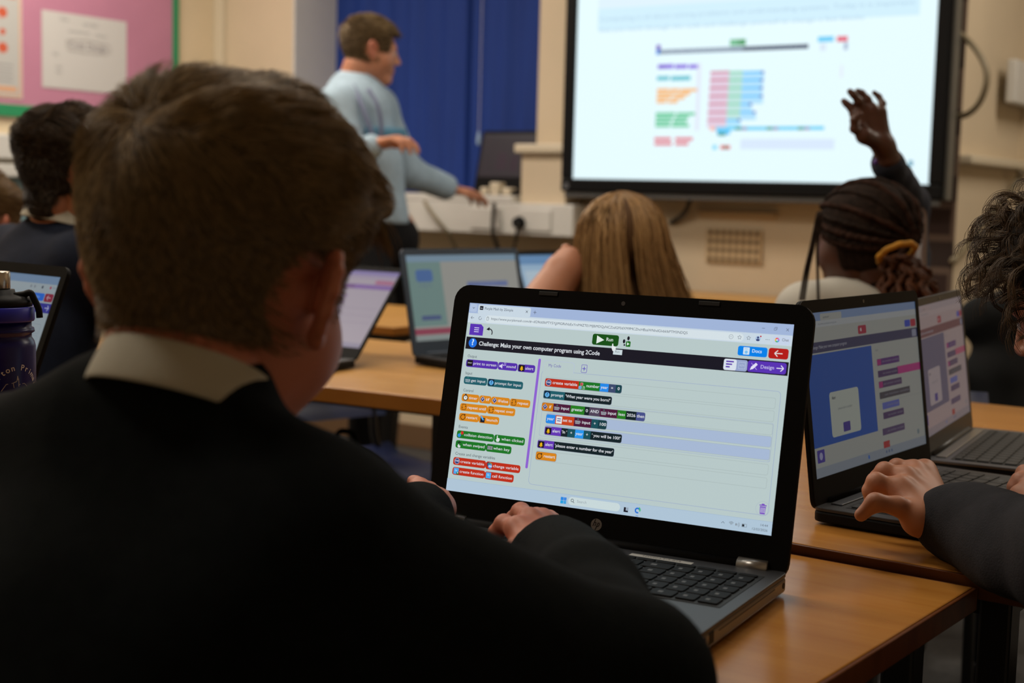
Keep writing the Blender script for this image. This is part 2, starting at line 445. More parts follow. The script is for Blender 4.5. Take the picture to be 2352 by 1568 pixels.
def sdf_mesh(prims, h, disp=None, smooth_it=0):
    us = [q for q in prims if q[4] == 'u']
    lo = np.min([q[1] for q in us], 0) - 4 * h - 0.01; hi = np.max([q[2] for q in us], 0) + 4 * h + 0.01
    n = np.ceil((hi - lo) / h).astype(int) + 1
    ax = [lo[i] + h * np.arange(n[i]) for i in range(3)]
    D = np.full(n, 0.5)
    for f, a, b, k, op in prims:
        i0 = np.clip(((a - k - 4 * h - lo) / h).astype(int), 0, n); i1 = np.clip(((b + k + 4 * h - lo) / h).astype(int) + 2, 0, n)
        if np.any(i1 - i0 <= 0): continue
        s = tuple(slice(i0[j], i1[j]) for j in range(3))
        P = np.stack(np.meshgrid(ax[0][s[0]], ax[1][s[1]], ax[2][s[2]], indexing='ij'), -1)
        v = f(P)
        if op == 'u': D[s] = smin(D[s], v, k)
        elif op == 's': D[s] = -smin(-D[s], v, k)
        elif op == 'i': D[s] = -smin(-D[s], -v, k)
        elif op == 'd': D[s] = D[s] + v
    if disp is not None:
        band = np.argwhere(np.abs(D) < 6 * h)
        P = lo + band * h
        D[tuple(band.T)] += disp(P)
    return nets(D, lo, h)

def folds(amp, freq, seed=0, dirs=5):
    g = np.random.default_rng(seed); W = []
    for i in range(dirs):
        d = g.normal(size=3); d /= np.linalg.norm(d); W.append((d * freq * g.uniform(0.6, 1.5), g.uniform(0, 6.28), g.normal(size=3) * freq * 0.35))
    def f(P):
        o = 0
        for w, ph, w2 in W: o = o + np.sin(P @ w + ph + 1.5 * np.sin(P @ w2))
        return amp * o / dirs
    return f

def rotm(yaw, pitch=0.0, roll=0.0):
    """columns x right, y forward, z up; yaw = compass heading of forward from world +X, pitch up positive, roll to the right positive"""
    Rz = Matrix.Rotation(yaw - PI / 2, 3, 'Z'); Rx = Matrix.Rotation(pitch, 3, 'X'); Ry = Matrix.Rotation(roll, 3, 'Y')
    return np.array(Rz @ Rx @ Ry)

# ------------------------------------------------------------------ heads
def head_prims(s=1.0, ears=True, nose=1.0, w=1.0):
    """head-local: origin between the ears, x to the person's right, y forward, z up"""
    P = [ell((0, -.012, .030), (.073 * w, .092, .078)),
         ell((0, .025, -.022), (.061 * w, .062, .074), .03),
         cap((0, .012, -.060), (0, .056, -.090), .044, .022, .03),
         ell((.034, .050, -.026), (.026, .028, .026), .03), ell((-.034, .050, -.026), (.026, .028, .026), .03),
         cap((-.034, .074, .020), (.034, .074, .020), .012, .012, .02),
         ell((.031, .092, .001), (.015, .014, .011), .012, 's'), ell((-.031, .092, .001), (.015, .014, .011), .012, 's'),
         ell((.031, .0735, .001), (.013, .013, .012), .003), ell((-.031, .0735, .001), (.013, .013, .012), .003),
         cap((0, .084, .014), (0, .084 + .020 * nose, -.024), .007, .0095, .010),
         ell((.009, .094, -.028), (.007, .008, .006), .006), ell((-.009, .094, -.028), (.007, .008, .006), .006),
         ell((.0055, .099, -.0345), (.0032, .0045, .003), .002, 's'), ell((-.0055, .099, -.0345), (.0032, .0045, .003), .002, 's'),
         ell((0, .078, -.056), (.026, .014, .016), .015),
         cap((-.015, .0865, -.0525), (.015, .0865, -.0525), .0045, .0045, .006), cap((-.013, .0855, -.0615), (.013, .0855, -.0615), .0052, .0052, .005),
         cap((-.02, .095, -.057), (.02, .095, -.057), .0025, .0025, .002, 's'),
         ell((0, .072, -.090), (.020, .016, .015), .02)]
    if ears:
        for sx in (1, -1):
            helix = [(.074, .008, -.003), (.077, .009, .009), (.082, .005, .021), (.087, -.004, .027), (.094, -.013, .026), (.099, -.018, .016), (.098, -.018, .004), (.093, -.013, -.008), (.086, -.006, -.018), (.079, .001, -.024)]
            pl = ell((.084 * sx * w, -.006, .002), (.0035, .016, .025), .006, 'u', np.array([[math.cos(R(38 * sx)), -math.sin(R(38 * sx)), 0], [math.sin(R(38 * sx)), math.cos(R(38 * sx)), 0], [0, 0, 1]]))
            P.append(pl)
            P.append(ell((.088 * sx * w, -.001, -.001), (.009, .009, .015), .004, 's'))
            for a, b in zip(helix[:-1], helix[1:]):
                P.append(cap((a[0] * sx * w, a[1], a[2]), (b[0] * sx * w, b[1], b[2]), .0036, .0036, .004))
            anti = [(.086, -.004, .017), (.092, -.011, .009), (.091, -.010, -.003), (.084, -.004, -.012)]
            for a, b in zip(anti[:-1], anti[1:]): P.append(cap((a[0] * sx * w, a[1], a[2]), (b[0] * sx * w, b[1], b[2]), .0026, .0026, .004))
            P.append(ell((.079 * sx * w, .003, -.023), (.005, .007, .008), .006))
    return P

def head_dist(w=1.0):
    """skull without ears, for growing hair on"""
    def f(p):
        d = d_ell(p, (0, -.012, .030), (.073 * w, .092, .078))
        d = smin(d, d_ell(p, (0, .025, -.022), (.061 * w, .062, .074)), .03)
        d = smin(d, d_cap(p, (0, -.030, -.05), (0, -.045, -.16), .047, .050), .02)
        return d
    return f

def xf(V, Rm, c, s=1.0): return (V * s) @ Rm.T + np.asarray(c)

class Body:
    """gathers skin chunks (world space) into ONE body mesh"""
    def __init__(s): s.V = []; s.F = []; s.mi = []; s.n = 0
    def add(s, V, Fq, mi=0):
        s.V.append(V); s.F.append(Fq + s.n); s.mi.append(np.full(len(Fq), mi) if np.isscalar(mi) else mi); s.n += len(V)
    def build(s, parent, mats):
        org = np.array(parent.location)
        return mesh_np('body', np.concatenate(s.V) - org, np.concatenate(s.F), parent, mats, mi=np.concatenate(s.mi))

def add_head(B, Rm, c, s=1.0, h=0.0024, nose=1.0, w=1.0, extra=(), ears=True):
    V, Fq = sdf_mesh(head_prims(nose=nose, w=w, ears=ears) + list(extra), h)
    ctr = V[Fq].mean(1)
    mi = np.zeros(len(Fq), int)
    lip = (ctr[:, 1] > .079) & (np.abs(ctr[:, 0]) < .021) & (ctr[:, 2] < -.048) & (ctr[:, 2] > -.0665)
    mi[lip] = 1
    for sx in (1, -1):
        e = np.linalg.norm(ctr - np.array([.031 * sx, .0735, .001]), axis=1)
        op = (e < .0142) & (np.abs(ctr[:, 2] - .001) < .0042) & (ctr[:, 1] > .079)
        mi[op] = 2
        mi[op & (np.abs(ctr[:, 0] - .031 * sx) < .005)] = 3
    for sx in (1, -1): mi[(ctr[:, 0] * sx > .0765 * w) & (np.abs(ctr[:, 1] + .006) < .022) & (np.abs(ctr[:, 2] - .002) < .037)] = 4
    B.add(xf(V, Rm, c, s), Fq, mi)

def add_limbs(B, prims, h=0.007):
    V, Fq = sdf_mesh(prims, h); B.add(V, Fq, 0)

def hand_chunk(B, wrist, mcps, fingers, thumb, r=.0075, palm=.013, h=0.0016, fore=None, nails=False):
    """world points: four knuckles, four fingers (lists of joints after the knuckle), the thumb's joints from its base"""
    P = []
    w = np.asarray(wrist, float)
    for i, m in enumerate(mcps): P.append(cap(w, m, palm * 1.1, palm * .74, .009))
    for a, b in zip(mcps[:-1], mcps[1:]): a_, b_ = a * .93 + w * .07, b * .93 + w * .07; P.append(cap(a_, b_, palm * .58, palm * .58, .006))
    P.append(cap(w, thumb[0], palm * 1.1, palm * 1.05, .014)); P.append(cap(thumb[0], mcps[0], palm * .8, palm * .6, .012))
    rr = [r * 1.0, r * 1.02, r * .97, r * .86]
    for m, fg, q in zip(mcps, fingers, rr):
        pts = [m] + list(fg); rad = [q * 1.25, q * 1.08, q * .98, q * .84][:len(pts)]
        for i in range(len(pts) - 1): P.append(cap(pts[i], pts[i + 1], rad[i], rad[i + 1], .003 if i else .005))
        if len(pts) > 2: P.append(ell(pts[1], (q * 1.12,) * 3, .004))
    rad = [r * 1.4, r * 1.12, r * 1.04, r * .82]
    for i in range(len(thumb) - 1): P.append(cap(thumb[i], thumb[i + 1], rad[i], rad[i + 1], .006))
    if fore is not None: P.append(cap(w, fore, palm * 1.3, palm * 1.7, .012))
    V, Fq = sdf_mesh(P, h); B.add(V, Fq, 0)

def auto_hand(B, wrist, fwd, up, thumbside=1, s=1.0, curl=(25, 30, 25), h=0.0022, fore=None, spread=4, r=.0075, palm=.013):
    """a relaxed hand: fwd along the fingers, up = back of the hand, thumbside +1 when the thumb is to the right of fwd"""
    f = np.asarray(fwd, float); f /= np.linalg.norm(f); u = np.asarray(up, float); u = u - f * (u @ f); u /= np.linalg.norm(u)
    x = np.cross(f, u) * thumbside; w = np.asarray(wrist, float)
    mc = []; fg = []
    for i in range(4):
        a = R((1.5 - i) * spread); base = w + s * (f * (.074 - .004 * abs(i - 1)) + x * (.027 - .018 * i) + u * (.003 - .002 * abs(i - 1.5)))
        mc.append(base); d = f * math.cos(a) + x * math.sin(a); L = [(.036, .022, .018), (.040, .026, .019), (.037, .024, .018), (.029, .018, .016)][i]
        p = base; an = 0; J = []
        for l, c in zip(L, curl):
            an += R(c + 3 * i); p = p + s * l * (d * math.cos(an) - u * math.sin(an)); J.append(p)
        fg.append(J)
    tb = w + s * (f * .022 + x * .026 - u * .006)
    t1 = tb + s * (f * .026 + x * .020 - u * .008); t2 = t1 + s * (f * .026 + x * .010 - u * .006); t3 = t2 + s * (f * .020 + x * .002 - u * .006)
    hand_chunk(B, w, mc, fg, [tb, t1, t2, t3], r * s, palm * s, h, fore)

# ------------------------------------------------------------------ hair
def vnormals(V, Fq):
    n = np.cross(V[Fq[:, 1]] - V[Fq[:, 0]], V[Fq[:, 2]] - V[Fq[:, 0]]); N = np.zeros_like(V)
    for i in range(Fq.shape[1]): np.add.at(N, Fq[:, i], n)
    return N / (np.linalg.norm(N, axis=1)[:, None] + 1e-12)

def grad(f, p, e=.0008):
    g = np.stack([f(p + e * np.eye(3)[i]) - f(p - e * np.eye(3)[i]) for i in range(3)], -1)
    return g / (np.linalg.norm(g, axis=-1)[..., None] + 1e-9)

def strands_mesh(paths, rad, g=None, seg=3, taper=0.25):
    """paths (N,S,3) -> tubes; rad scalar or (N,)"""
    N, S, _ = paths.shape
    T = np.gradient(paths, axis=1); T /= (np.linalg.norm(T, axis=-1)[..., None] + 1e-9)
    ref = np.array([.3, .5, .81]); b1 = np.cross(T, ref); b1 /= (np.linalg.norm(b1, axis=-1)[..., None] + 1e-9); b2 = np.cross(T, b1)
    rr = (np.ones(N) * rad)[:, None] * (1 - (1 - taper) * np.linspace(0, 1, S) ** 2)[None, :]
    V = []
    for k in range(seg):
        a = 2 * PI * k / seg; V.append(paths + rr[..., None] * (b1 * math.cos(a) + b2 * math.sin(a)))
    V = np.stack(V, 2).reshape(-1, 3)
    i = np.arange(N)[:, None, None]; s = np.arange(S - 1)[None, :, None]; k = np.arange(seg)[None, None, :]
    base = i * S * seg + s * seg; k2 = (k + 1) % seg
    Q = np.stack([base + k, base + k2, base + seg + k2, base + seg + k], -1).reshape(-1, 4)
    col = None
    if g is not None: col = np.repeat(g, S * seg)
    return V, Q, col

def grow(shellV, shellF, sdf, N, length, flow, S=7, seed=0, lift=0.0, jit=0.25, keep=None, off=0.001, clump=0, lenvar=0.35, jit0=0.0):
    """grow N strands from a shell surface; flow(p, n) gives the combing direction; returns (N,S,3)"""
    g = np.random.default_rng(seed)
    VN = vnormals(shellV, shellF); C = shellV[shellF].mean(1); Cn = VN[shellF].mean(1)
    A = np.linalg.norm(np.cross(shellV[shellF[:, 2]] - shellV[shellF[:, 0]], shellV[shellF[:, 3]] - shellV[shellF[:, 1]]), axis=1)
    if keep is not None: A = A * keep(C)
    pick = g.choice(len(C), N, p=A / A.sum())
    p = C[pick] + g.normal(size=(N, 3)) * .0012; n = Cn[pick]; n /= np.linalg.norm(n, axis=1)[:, None]
    L = (length(p) if callable(length) else np.full(N, length)) * (1 + lenvar * g.uniform(-1, 1, N))
    j = g.normal(size=(N, 3)) * jit
    if clump:
        cs = p[g.integers(0, N, clump)]; cj = g.normal(size=(clump, 3)) * jit * 1.6
        own = np.empty(N, int)
        for a in range(0, N, 4000): own[a:a + 4000] = np.argmin(((p[a:a + 4000, None] - cs[None]) ** 2).sum(-1), 1)
        j = j * .35 + cj[own]
    out = [p - n * .001]
    for s in range(1, S):
        d = flow(p, n); d = d - n * (d * n).sum(1)[:, None]; d /= (np.linalg.norm(d, axis=1)[:, None] + 1e-9)
        d = d + j + n * lift
        d /= (np.linalg.norm(d, axis=1)[:, None] + 1e-9)
        p = p + d * (L / (S - 1))[:, None]
        if sdf is not None:
            dist = sdf(p); n = grad(sdf, p); tgt = off + lift * .004 * s
            push = np.where(dist < tgt, tgt - dist, (tgt - dist) * .35)
            p = p + n * push[:, None]
        out.append(p)
    return np.stack(out, 1)

def head_object(name, V, Fq, Rm, c, s, parent, m, col=None):
    o = mesh_np(name, xf(V, Rm, c, s) - np.array(parent.location), Fq, parent, m, col=col); return o

def hair_cap(t, w=1.0, h=0.0025, lo=(-.12, -.14, -.14), hi=(.12, .13, .15)):
    hd = head_dist(w)
    f = lambda p: hd(p) - t(p) + .03 * sst(-p[..., 2], .085, .11)
    return sdf_mesh([fnp(f, lo, hi)], h) + (f,)

def sst(x, a, b):
    t = np.clip((x - a) / (b - a), 0, 1); return t * t * (3 - 2 * t)

# ------------------------------------------------------------------ clothes and limbs
def torso_prims(neck, shL, shR, hip, g=0.0, waist=.085, depth=.075, chest=None, hipr=.10, shr=.045):
    """union for a torso from world points; g = how far outside the body"""
    neck, shL, shR, hip = (np.asarray(q, float) for q in (neck, shL, shR, hip))
    side = shR - shL; sw = np.linalg.norm(side); side /= sw
    mid = (shL + shR) / 2; ax = hip - mid; L = np.linalg.norm(ax); ax /= L; fr = np.cross(side, ax); fr /= np.linalg.norm(fr); sd = np.cross(ax, fr)
    rot = np.stack([sd, fr, ax], 1)
    ch = mid + ax * L * .32; wa = mid + ax * L * .66
    return [ell(ch, (sw * .42 + g, depth + .02 + g, L * .40 + g), .05, 'u', rot), ell(wa, (waist + .025 + g, depth + .012 + g, L * .38 + g), .06, 'u', rot),
            cap(shL, shR, shr + g, shr + g, .05), cap(mid, neck, .055 + g, .042 + g * .7, .05),
            ell(hip, (hipr + .02 + g, hipr + g, .09 + g), .06, 'u', rot)]

def limb(pts, rs, g=0.0, k=.02):
    return [cap(pts[i], pts[i + 1], rs[i] + g, rs[i + 1] + g, k) for i in range(len(pts) - 1)]

# ------------------------------------------------------------------ the room
WY = 4.73                                     # back wall plane (Y), the window recess and the right-hand return go deeper
XL = float(ony(500, 200, WY)[0])              # left wall plane
XR = float(ony(2190, 500, WY)[0])             # corner of the back wall and the right-hand return
ZC = 2.75
wx0 = float(ony(672, 200, WY)[0]); wx1 = float(ony(1236, 200, WY)[0])      # window recess
SILL = 1.075
struct('floor', MB().box(-5.6, 1.6, -1.8, 6.6, -0.05, 0), M['floor'])
struct('ceiling', MB().box(-5.6, 1.6, -1.8, 6.6, ZC, ZC + .05), M['ceil'])
struct('wall_left', MB().box(XL - .12, XL, -1.8, WY + .5, 0, ZC), M['wall_l'])
w = MB()
w.box(XL, wx0, WY, WY + .5, 0, ZC); w.box(wx1, XR, WY, WY + .5, 0, ZC); w.box(wx0, wx1, WY, WY + .5, 0, SILL - .03); w.box(wx0, wx1, WY, WY + .5, 2.45, ZC)
struct('wall_back', w, M['wall'])
w = MB(); w.box(XR - .25, XR, WY + .5, 5.48, 0, ZC); w.box(XR - .25, XR + .035, 5.48, 6.6, 0, ZC)

struct('wall_right', w, M['wall'])
struct('wall_far', MB().box(XR, 1.6, 6.5, 6.6, 0, ZC), M['wall'])
struct('wall_side', MB().box(1.5, 1.6, -1.8, 6.5, 0, ZC), M['wall'])
struct('wall_rear', MB().box(XL, 1.5, -1.8, -1.7, 0, ZC), M['wall'])
struct('baseboard_back', MB().box(XL + .001, XR, WY - .018, WY - .0005, 0.001, .10), M['skirt'], .003)
struct('baseboard_left', MB().box(XL + .0005, XL + .018, -1.69, WY - .02, 0.001, .10), M['skirt'], .003)
# corner strip, window board, ledges
struct('trim_1', MB().box(XL + .001, XL + .055, WY - .03, WY - .001, .101, ZC - .001), M['ivory'], .004)
struct('trim_8', MB().box(wx0 + .0005, wx0 + .012, WY - .004, WY + .34, SILL + .0005, 2.449), M['white'], .003)
struct('trim_2', MB().box(wx0 + .001, wx1 - .001, WY - .16, WY + .34, SILL - .028, SILL), M['white'], .004)
# low dado ledge on the left wall
a = onx(0, 376, XL); 
struct('trim_3', MB().box(XL + .001, XL + .07, 2.2, WY - .2, a[2] - .05, a[2]), M['white'], .004)
g0 = onx(0, 372, XL)[2] + .012; g1 = onx(0, 296, XL)[2]
# boxed pipe / pier with a cap under the left edge of the display
px0 = float(ony(1197, 400, WY - .12)[0]); px1 = float(ony(1300, 400, WY - .12)[0])
lz = float(ony(1240, 352, WY - .12)[2])
w = MB().box(px0, px1, WY - .12, WY - .001, .92, lz); struct('trim_4', w, M['wall'], .003)
struct('trim_5', MB().box(px0 - .02, px1 + .01, WY - .145, WY - .0015, lz + .0005, lz + .035), M['ivory'], .006)
# ledge on the right-hand return
za = float(onx(2260, 362, XR)[2])
struct('trim_6', MB().box(XR + .0005, XR + .05, WY + .01, 5.478, za - .03, za), M['ivory'], .006)
struct('trim_7', MB().box(XR + .036, XR + .075, 5.482, 6.49, za - .03, za), M['ivory'], .006)
# dark brick strip beside / behind the display
bx0 = float(ony(2040, 600, WY - .03)[0]); bx1 = float(ony(2184, 600, WY - .03)[0])
struct('wall_chimney', MB().box(bx0, bx1, WY - .03, WY - .001, .101, 2.2), M['brick'])

# window behind the blind
w = MB(); WYF = WY + .36
for x0, x1, z0, z1 in ((wx0 + .002, wx1 - .002, SILL + .001, SILL + .07), (wx0 + .002, wx1 - .002, 2.38, 2.449), (wx0 + .002, wx0 + .07, SILL + .07, 2.38), (wx1 - .07, wx1 - .002, SILL + .07, 2.38), ((wx0 + wx1) / 2 - .03, (wx0 + wx1) / 2 + .03, SILL + .07, 2.38)):
    w.box(x0, x1, WYF, WYF + .06, z0, z1)
wo = struct('window_1', w, M['white'], .003)
gl, nt, b = nodes('glass'); b.inputs['Transmission Weight'].default_value = 1.0; b.inputs['Roughness'].default_value = .02; b.inputs['Base Color'].default_value = (.9, .95, .95, 1)
MB().box(wx0 + .07, wx1 - .07, WYF + .02, WYF + .03, SILL + .07, 2.38).build('pane', gl, wo)

# blue vertical-fold blind
t = thing('window_blind', 'blue floor-length style blind drawn across the window behind the teacher', 'blind', ((wx0 + wx1) / 2, WY + .27, SILL + .005))
bw = (wx1 - wx0) - .02; V = []; nseg = 240; prof = []
for i in range(nseg + 1):
    u = i / nseg; x = -bw / 2 + bw * u
    y = .006 * math.sin(u * 2 * PI * 5.3) + .004 * math.sin(u * 2 * PI * 13 + 1)
    if 0.575 < u < 0.60: y -= .022 * math.sin((u - .575) / .025 * PI)
    prof.append((x, y))
mb = MB(); mb.prism(prof + [(x, y + .004) for x, y in prof[::-1]], .0, 1.30, lambda a, b, w: (a, b, w))
mb.build('fabric', M['blind'], t, smooth=False)
MB().box(-bw / 2, bw / 2, -.015, .025, 1.301, 1.36).build('headrail', M['white'], t, bevel=.004)
cx = float(ony(1103, 318, WY + .25)[0]) - t.location.x; cz = float(ony(1103, 318, WY + .25)[2]) - t.location.z
MB().lathe([(.0005, -.03), (.008, -.027), (.010, -.01), (.007, .015), (.003, .03), (.0005, .031)], (cx, -.03, cz), 16).build('cord_pull', mat('clear_toggle', (.35, .5, .7), .15), t, smooth=True)
MB().tube([(cx, -.03, cz + .03), (cx, -.028, 1.30)], .0012, 6).build('cord', M['white'], t)

# notice board on the left wall with its prints
p0 = onx(408, 100, XL + .01); p1 = onx(0, 277, XL + .01)
by1 = float(p0[1]); bz0 = float(onx(200, 281, XL + .01)[2]) + .0
t = thing('notice_board', 'large pink display board with a green border on the left wall', 'notice board', (XL + .001, by1, bz0 + .5))
def BD(y0, y1, z0, z1, x0, x1): return MB().box(x0, x1, y0 - by1, y1 - by1, z0 - bz0 - .5, z1 - bz0 - .5)
BD(2.3, by1 - .0, bz0, 2.5, 0, .012).build('backing', M['pink'], t)
bb = MB()
bb.box(.0125, .02, by1 - .035 - by1, .0, -.5, 2.5 - bz0 - .5); bb.box(.0125, .02, 2.3 - by1, -.035, -.5, -.45); bb.box(.0125, .02, 2.3 - by1, -.035, 2.45 - bz0 - .5, 2.5 - bz0 - .5)
bb.build('border', M['green'], t, bevel=.003)

def sheet(name, label, y0, y1, z0, z1, tilt=0.0):
    t = thing(name, label, 'poster', (XL + .0145, (y0 + y1) / 2, (z0 + z1) / 2)); hw, hh = (y1 - y0) / 2, (z1 - z0) / 2
    MB().box(0, .001, -hw, hw, -hh, hh).build('sheet', M['paper'], t)
    return t, hw, hh
pt = onx(90, 22, XL); pb = onx(285, 218, XL)
t, hw, hh = sheet('paper_sheet', 'white handwritten sheet pinned in the middle of the pink board', float(pt[1]), float(pb[1]), float(pb[2]), float(pt[2]))
cv = Canvas(200, 140, 2 * hw, 2 * hh, lambda u, v, w: (.0013 + w, -hw + u, -hh + v), step=.0002)
cv.rect(0, 0, 200, 140, (204, 202, 200), L=0)
GR = (150, 152, 156); RD = (196, 140, 140)
for (x, y, s, tx) in ((40, 12, 9, 'Topic'), (95, 16, 9, 'our ideas'), (60, 32, 8, 'what we know'), (125, 34, 8, 'find out'), (24, 78, 8, 'Plan'), (30, 100, 8, 'next'), (30, 110, 7, 'steps')):
    cv.text(tx, x, y, s, GR)
cv.text('Code Design', 60, 58, 16, (120, 110, 120), width=90)
cv.line([(56, 50), (100, 46), (155, 49), (160, 60), (150, 68), (100, 70), (60, 68), (56, 58), (56, 50)], 1.2, RD)
pm, nt, b = nodes('print'); vc = nt.nodes.new('ShaderNodeVertexColor'); vc.layer_name = 'Col'; nt.links.new(vc.outputs[0], b.inputs['Base Color']); b.inputs['Roughness'].default_value = .7
M['print'] = pm
cv.build('handwriting', pm, t)
q0 = onx(-90, -60, XL); q1 = onx(46, 228, XL)
t, hw, hh = sheet('printed_notice', 'orange and white printed notice at the left end of the pink board', float(q1[1]) - .45, float(q1[1]), float(q1[2]), float(q1[2]) + .62)
cv = Canvas(100, 150, 2 * hw, 2 * hh, lambda u, v, w: (.0013 + w, -hw + u, -hh + v), step=.0002)
cv.frame(1, 1, 99, 149, (214, 170, 140), (186, 186, 184), 0, 2.0)
cv.rect(6, 40, 94, 56, (205, 105, 50), L=2); cv.text('Code', 50, 48, 12, (225, 190, 160), align='c', L=3)
for i, y in enumerate((70, 88, 103)):
    for j in range(4): cv.circ(14 + 22 * j, y, 5 if i != 1 else 3, (200, 90, 60), L=2)
for k in range(4): cv.rect(8, 118 + 5 * k, 90, 119.5 + 5 * k, (150, 150, 155), L=2)
cv.rect(6, 139, 94, 144, (216, 165, 130), L=2)
cv.build('print', pm, t)
# panel and pale blue tray under the board
pa = onx(40, 420, XL); 
t = thing('wall_panel', 'grey cable box on the left wall under the pink board', 'panel', (XL + .001, 3.6, g0))
MB().box(0, .06, -.9, .33, 0, g1 - g0 - .02).build('cover', M['white'], t, bevel=.006)
q = onx(60, 398, XL + .02); q2 = onx(60, 445, XL + .02)
t = thing('blue_panel', 'pale blue panel below the white ledge on the left wall', 'panel', (XL + .001, float(q[1]) , float(q2[2]) - .25))
MB().box(0, .02, -.5, .12, 0, float(q[2]) - float(q2[2]) + .23).build('panel', M['paleblue'], t, bevel=.003)

# ------------------------------------------------------------------ interactive display
TY = 4.59
A = ony(1315, 406, TY); Bq = ony(2133, 428, TY)
tvx0, tvx1, tvz0 = float(A[0]), float(Bq[0]), float((A[2] + Bq[2]) / 2)
tw = tvx1 - tvx0; th = tw * 9 / 16
t = thing('interactive_display', 'large wall-mounted classroom display with a black frame showing a lit lesson page', 'screen', ((tvx0 + tvx1) / 2, TY, tvz0))
mb = MB(); fl, fb = .045, .048
mb.box(-tw / 2 - fl, tw / 2 + fl, -.012, .07, -fb, 0); mb.box(-tw / 2 - fl, tw / 2 + fl, -.012, .07, th, th + fb)
mb.box(-tw / 2 - fl, -tw / 2, -.012, .07, 0, th); mb.box(tw / 2, tw / 2 + fl, -.012, .07, 0, th)
mb.build('frame', M['black'], t, bevel=.006)
MB().box(-tw / 2, tw / 2, .004, .07, 0, th).build('panel_back', M['black'], t)
MB().box(-.3, .3, .0705, WY - TY - .002, .1, .6).build('wall_bracket', M['blackmetal'], t)
MB().box(-tw / 2 - fl + .01, tw / 2 + fl - .01, .0, .03, -fb - .022, -fb - .0005).build('pen_tray', mat('grey_tray', (.10, .10, .10), .5), t, bevel=.004)
MB().box(tw / 2 + fl + .0005, tw / 2 + fl + .014, .01, .06, -.05, th).build('side_trim', mat('grey_side', (.12, .115, .10), .4), t, bevel=.003)
o = MB().lathe([(.0005, -.006), (.012, -.004), (.012, .002), (.0005, .002)], (0, 0, 0), 20).build('power_light', mat('lit_grey', (.12, .12, .13), .3), t)
o.rotation_euler = (R(90), 0, 0); o.location = (-tw / 2 - .02, -.012, -.028)
W_, H_ = 1920, 1080
cv = Canvas(W_, H_, tw, th, lambda u, v, w: (-tw / 2 + u, .0035 - w, v), step=.0002)
def T(px, py):
    p = ony(px, py, TY); return ((p[0] - tvx0) / tw * W_, H_ - (p[2] - tvz0) / th * H_)
WHT = (229, 250, 255)
cv.rect(0, 0, W_, H_, WHT, L=0)
def Rq(x0, y0, x1, y1, col, L=1, r=0):
    a, b = T(x0, y0), T(x1, y1); cv.rect(min(a[0], b[0]), min(a[1], b[1]), max(a[0], b[0]), max(a[1], b[1]), col, r, L)
a = T(1372, 62); b = T(2110, 60)
cv.rect(a[0], T(1372, 20)[1], b[0], a[1] + 20, (208, 238, 251), L=1)
cv.rect(a[0], T(1372, 20)[1] - 100, b[0], T(1372, 20)[1] - 1, (221, 240, 252), L=1)
for yy, tx in ((T(1380, 45)[1], 'Computing is all about solving problems and understanding systems. Today it is important'), (T(1380, 70)[1], 'that you work through the code and challenge yourself to change a few blocks')):
    cv.text(tx, a[0] + 10, yy, 30, (176, 205, 228), width=(b[0] - a[0]) * (.98 if 'Comp' in tx else .84), L=3)
x0, yb = T(1508, 121); x1 = T(1856, 110)[0]
cv.rect(x0, yb - 14, x1, yb + 8, (128, 144, 165), L=1); xm = T(1705, 118)[0]; cv.rect(xm, yb - 14, x1, yb + 8, (82, 92, 114), L=2)
cv.rect(x0 - 4, yb - 40, x0 + 20, yb - 14, (116, 84, 190), L=3); cv.rect(x0 - 4, yb - 14, x0 + 16, yb + 10, (70, 140, 225), L=3)
cv.text('Challenge: Make a song using the blocks below', x0 + 30, yb - 3, 15, (190, 200, 215), L=4, width=(xm - x0) * .8)
Rq(1676, 90, 1712, 104, (120, 190, 150)); Rq(1694, 93, 1710, 102, (50, 140, 80), 2)
cv.text('Run', T(1696, 98)[0], T(1696, 98)[1], 12, (230, 245, 235), L=3)
Rq(1878, 84, 1914, 95, (110, 205, 245)); Rq(1922, 83, 1946, 95, (226, 110, 130)); Rq(1883, 100, 1896, 116, (216, 230, 244)); Rq(1938, 97, 1946, 114, (170, 185, 210))
PUR, TEA, ORG, GRN, RED = (140, 110, 225), (100, 195, 210), (245, 190, 130), (110, 205, 160), (226, 130, 145)
def chips(y, h, spec, col):
    for (xa, xb) in spec: Rq(xa, y, xb, y + h, col, 1, 3)
chips(148, 9, ((1510, 1546), (1549, 1578), (1581, 1604)), PUR); Rq(1512, 151, 1530, 155, (116, 84, 200), 2)
chips(175, 9, ((1508, 1536), (1540, 1585)), TEA)
for i, sp in enumerate((((1508, 1536), (1538, 1560), (1562, 1600)), ((1508, 1548), (1550, 1584)), ((1507, 1540), (1543, 1572)), ((1507, 1530), (1533, 1556)))): chips(203 + 9 * i, 7, sp, ORG)
for i, sp in enumerate((((1505, 1550), (1553, 1595)), ((1505, 1545), (1548, 1580)), ((1504, 1540), (1544, 1576)), ((1504, 1538), (1541, 1582)))): chips(258 + 9 * i, 7, sp, GRN)
for i, sp in enumerate((((1502, 1540), (1550, 1590)), ((1502, 1542), (1550, 1580)))): chips(315 + 11 * i, 8, sp, RED)
Rq(1601, 145, 1604, 300, (225, 232, 246), 1)
ys = [166, 184, 202, 221, 239, 258, 276]; xe = [1754, 1752, 1751, 1751, 1726, 1735, 1700]
